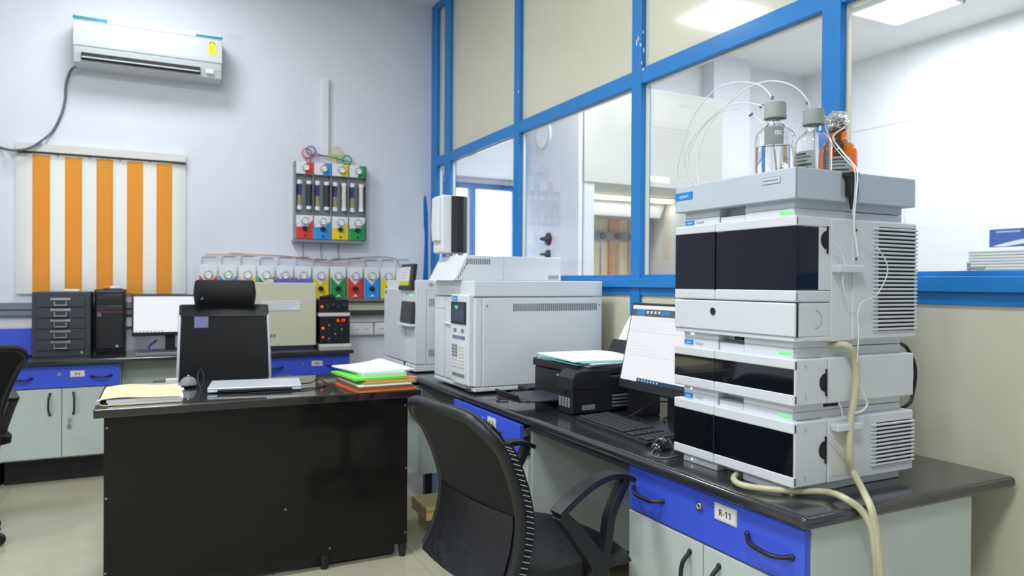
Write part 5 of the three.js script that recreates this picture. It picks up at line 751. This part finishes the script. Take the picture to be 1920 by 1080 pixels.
// ---------------------------------------------------------------- office chairs
function officeChair(label, lift, taper = 0) {
  const t = thing('office_chair', label, 'chair'), L = lift;
  const bk = (u, v) => { const a = (u - 0.5) * 2, w = (0.222 - 0.012 * Math.sin(v * Math.PI) + 0.004 * v) * (1 - taper * Math.pow(1 - v, 1.2)); const z = -0.212 - 0.118 * Math.pow(Math.max(0, v - 0.4) / 0.6, 1.6) - 0.06 * Math.pow(Math.max(0, 0.4 - v) / 0.4, 2); const rc = v > 0.86 ? Math.pow((v - 0.86) / 0.14, 2) : 0; return V(a * (w - rc * 0.012), 0.41 + L + v * 0.475 - 0.03 * Math.pow(Math.abs(a), 4) * (v > 0.8 ? (v - 0.8) * 5 : 0), z + 0.02 * a * a); };
  part(t, 'backrest', slab(22, 26, bk, (u, v) => 0.018), M.mesh, 'black mesh backrest');
  const off = (p, d) => { p.z += d; return p; };
  const rim = []; for (let i = 0; i <= 14; i++) rim.push(bk(0.0, 0.02 + i / 14 * 0.9)); for (let i = 1; i < 10; i++) rim.push(bk(i / 10, 0.995)); for (let i = 14; i >= 0; i--) rim.push(bk(1, 0.02 + i / 14 * 0.9)); 
  const rg = tube(rim, 0.017, 120, 10); part(t, 'back_frame', rg, M.blackPlastic);
  part(t, 'back_cushion', slab(18, 20, (u, v) => off(bk(0.03 + u * 0.94, 0.03 + v * 0.94), 0.017), 0.03), M.mesh);
  for (const s of [0, 1]) { const pc = part(t, 'edge_piping', slab(3, 26, (u, v) => { const p = bk(s, 0.02 + v * 0.86); p.x += (s ? 1 : -1) * 0.006; p.z += -0.008 + u * 0.044; return p; }, 0.012), M.foamBlack, 'ribbed black edge band'); for (let i = 0; i < 28; i++) { const q = bk(s, 0.04 + i * 0.0302), d = (s ? 1 : -1); const g = bx(-0.0008, 0.0008, -0.0011, 0.0011, -0.019, 0.019, 0.0005, 1); g.rotateX(0.35); g.translate(q.x + d * 0.0128, q.y, q.z + 0.015); part(pc, 'stitch', g, M.stitch); } }
  part(t, 'lower_lining', slab(30, 22, (u, v) => off(bk(0.03 + u * 0.94, 0.01 + v * 0.42), -0.0125 - (1 - v) * 0.005 * (n9(u * 0.9, v * 0.8 + u * 0.3) + 0.6 * n17(u * 0.8 + v * 0.4, v * 0.7))), 0.003), M.leatherette, 'creased black lining');
  part(t, 'seat', slab(20, 20, (u, v) => { const a = (u - 0.5) * 2, b = (v - 0.5) * 2; const k = 1 - 0.15 * a * a * b * b; return V(a * 0.232 * k, 0.448 + L - 0.008 * a * a - 0.035 * Math.pow(Math.max(0, b), 4) , 0.005 + b * 0.228 * k); }, (u, v) => 0.072 * Math.pow(Math.max(0.05, Math.sin(Math.PI * (0.06 + 0.88 * u)) * Math.sin(Math.PI * (0.06 + 0.88 * v))), 0.3)), M.leatherette, 'black padded seat');
  part(t, 'tilt_mechanism', [bx(-0.08, 0.08, 0.37 + L, 0.415 + L, -0.1, 0.12, 0.01), bx(-0.03, 0.03, 0.385 + L, 0.41 + L, -0.24, -0.08, 0.008)], M.blackPlastic);
  for (const s of [-1, 1]) { const xa = s > 0 ? 0.225 : -0.262, xb = s > 0 ? 0.262 : -0.225, Y = L;
    const arm = part(t, 'armrest', ribbon([[-0.1, 0.612 + Y], [-0.05, 0.645 + Y], [0.02, 0.678 + Y], [0.08, 0.69 + Y], [0.13, 0.684 + Y], [0.165, 0.668 + Y]], (q) => 0.022 - 0.008 * q, xa - 0.006, xb + 0.006), M.blackPlastic);
    part(arm, 'rear_strut', ribbon([[-0.092, 0.612 + Y], [-0.055, 0.575 + Y], [-0.01, 0.52 + Y], [0.035, 0.46 + Y], [0.05, 0.4 + Y]], (q) => 0.03 + 0.03 * q, xa, xb), M.blackPlastic);
    part(arm, 'front_strut', ribbon([[0.14, 0.672 + Y], [0.115, 0.63 + Y], [0.085, 0.575 + Y], [0.075, 0.52 + Y], [0.06, 0.46 + Y]], 0.026, xa + 0.003, xb - 0.003), M.blackPlastic);
    part(arm, 'mount', bx(s > 0 ? 0.06 : -0.262, s > 0 ? 0.262 : -0.06, 0.392 + Y, 0.41 + Y, 0.01, 0.085, 0.006), M.blackPlastic); }
  starBase(t, 0.385 + L);
  return t;
}
{ const c = officeChair('black mesh office chair drawn up to the granite bench', 0); c.position.set(1.025, 0, -1.895); c.rotation.y = rad(97); }
{ const c = officeChair('black office chair with tapered back standing before the far bench', 0.04, 0.5); c.position.set(-0.855, 0, -4.08); c.rotation.y = rad(210); }
{ // carton on the floor
  const t = thing('cardboard_carton', 'small tan taped carton on the floor under the bench', 'box', [1.28, 0, -3.36]);
  part(t, 'lower_box', bx(1.205, 1.36, 0, 0.075, -3.46, -3.27, 0.003), M.kraft); part(t, 'lid', bx(1.175, 1.365, 0.078, 0.14, -3.475, -3.255, 0.003), M.kraft); part(t, 'tape_band', bx(1.1742, 1.3655, 0.112, 0.13, -3.4755, -3.2545, 0.003), M.tape, 'yellow tape band');
}
// ---------------------------------------------------------------- beyond the glass
{
  const t = thing('fume_hood', 'pale fume hood with open sash beyond the glass partition', 'fume hood', [3.65, 0, -5.1]), x0 = 2.93, x1 = 4.29, zf = -4.64, zb = -5.55;
  part(t, 'upper_case', bx(x0, x1, 2.0, 2.785, zb, zf, 0.006), M.cabinetGrey); part(t, 'front_fascia', bx(x0 - 0.01, x1, 2.0, 2.78, zf, zf + 0.012, 0.003), std({ color: 0xb9bcb8, roughness: 0.5 }));
  part(t, 'left_jamb', bx(x0, x0 + 0.09, 0, 2.0, zb, zf, 0.004), M.instrument2); part(t, 'right_jamb', bx(x1 - 0.09, x1, 0, 2.0, zb, zf, 0.004), M.instrument2);
  part(t, 'back_panel', bx(x0 + 0.09, x1 - 0.09, 0.85, 2.0, zb, zb + 0.02, 0), std({ color: 0xd9cfa8, roughness: 0.6 }));
  part(t, 'baffle', ext([[x0 + 0.09, 1.98], [x1 - 0.09, 1.98], [x1 - 0.16, 1.82], [x0 + 0.16, 1.82]], zb + 0.02, zb + 0.3, 'xy', 0.003), M.hplcInset);
  part(t, 'service_strip', bx(x0 + 0.1, x1 - 0.1, 1.62, 1.70, zb + 0.02, zb + 0.06, 0.003), M.greyPlastic);
  for (let i = 0; i < 6; i++) part(t, 'service_knob', cyl(0.03, 0.026, 0.03, x0 + 0.25 + i * 0.16, 1.66, zb + 0.075, 'z', 16), M.darkGrey);
  for (let i = 0; i < 5; i++) part(t, 'rod', cyl(0.008, 0.008, 0.75, x0 + 0.28 + i * 0.17, 1.24, zb + 0.2, 'y', 10), M.greyPlastic);
  part(t, 'side_liner', bx(x1 - 0.32, x1 - 0.11, 0.85, 1.95, zb + 0.02, zb + 0.05, 0), std({ color: 0xc99a6a, roughness: 0.6 }), 'orange brown board'); part(t, 'side_liner', bx(3.75, 3.86, 0.85, 1.9, zb + 0.02, zb + 0.05, 0), std({ color: 0xc98a5a, roughness: 0.6 }), 'orange brown board');
  part(t, 'work_surface', bx(x0, x1, 0.8, 0.86, zb, zf + 0.03, 0.004), M.paleTag); part(t, 'base_case', bx(x0, x1, 0, 0.8, zb, zf, 0.004), M.cabinetGrey);
  plate(t, 'name_strip', 0.22, 0.05, M.paper, 3.62, 2.06, zf + 0.0135);
  part(t, 'lamp', bx(x0 + 0.1, x1 - 0.1, 1.95, 1.985, zb + 0.35, zb + 0.42, 0.003), glow(0xfff6dc, 1.5)); const hl = new THREE.RectAreaLight(new THREE.Color(1, 0.95, 0.82), 14, 1.0, 0.06); hl.position.set(0, 1.945, zb + 0.385 + 5.1); hl.rotation.x = -Math.PI / 2; t.add(hl);
}
{ const t = thing('wall_disc', 'round white plate on the white wall beside the fume hood', 'wall plate', [2.89, 2.45, -5.2]); part(t, 'disc', cyl(0.115, 0.115, 0.02, 2.88, 2.45, -5.2, 'x', 40), M.whiteGloss); part(t, 'rim', ring(0.113, 0.006, 2.872, 2.45, -5.2, 'x'), M.hplcInset); }
for (const [y, k] of [[1.585, 1], [1.46, 0.7]]) { const t = thing('wall_hook', k === 1 ? 'dark bell shaped wall fitting on the white wall through the glass' : 'smaller dark wall fitting low on the white wall, through glass', 'fitting', [2.89, y, -5.12]); const g = lathe([[0, 0], [0.055 * k, 0], [0.05 * k, 0.014], [0.02 * k, 0.03], [0.012 * k, 0.07], [0, 0.075]], 0, 0, 0, 24); g.rotateZ(Math.PI / 2); g.translate(2.89, y, -5.12); part(t, 'rose', g, M.handle); part(t, 'stem', cyl(0.007, 0.007, 0.05, 2.83, y, -5.13, 'z', 10), M.handle); }
{ const t = thing('white_cabinet', 'white ribbed cabinet by the far wall beyond the glass', 'cabinet', [6.1, 0, -2.6]); part(t, 'case', bx(5.82, 6.39, 0, 1.523, -3.5, -1.7, 0.006), M.white); const n = 12; for (let i = 0; i < n; i++) part(t, 'rib', bx(5.806, 5.822, 1.24 + i * 0.0225, 1.256 + i * 0.0225, -3.49, -1.71, 0.003, 1), M.instrument2); part(t, 'latch', [bx(5.796, 5.81, 1.36, 1.378, -3.48, -3.36, 0.003), bx(5.796, 5.812, 1.33, 1.41, -3.495, -3.475, 0.003)], M.greyPlastic); }
{ const t = thing('blue_carton', 'long blue printed carton lying on the white ribbed cabinet', 'carton', [6.0, 1.523, -2.7]); const tx = canvasTex(512, 96, (c) => { c.fillStyle = '#2450a6'; c.fillRect(0, 0, 512, 96); c.fillStyle = '#d9dde0'; c.beginPath(); c.moveTo(6, 92); c.quadraticCurveTo(120, 40, 330, 16); c.lineTo(330, 44); c.quadraticCurveTo(150, 70, 50, 94); c.fill(); c.fillStyle = '#111c2c'; c.fillRect(150, 26, 44, 40); c.fillStyle = '#3fe06a'; c.fillRect(158, 34, 26, 22); c.fillStyle = '#8fa8d8'; c.fillRect(18, 8, 80, 10); });
  part(t, 'box', bx(5.84, 6.1, 1.523, 1.665, -3.35, -2.2, 0.003), std({ color: 0x2450a6, roughness: 0.5 })); plate(t, 'print', 1.13, 0.135, tx, 5.839, 1.594, -2.775, '-x', 0.002); }

renderer.render(scene, camera);
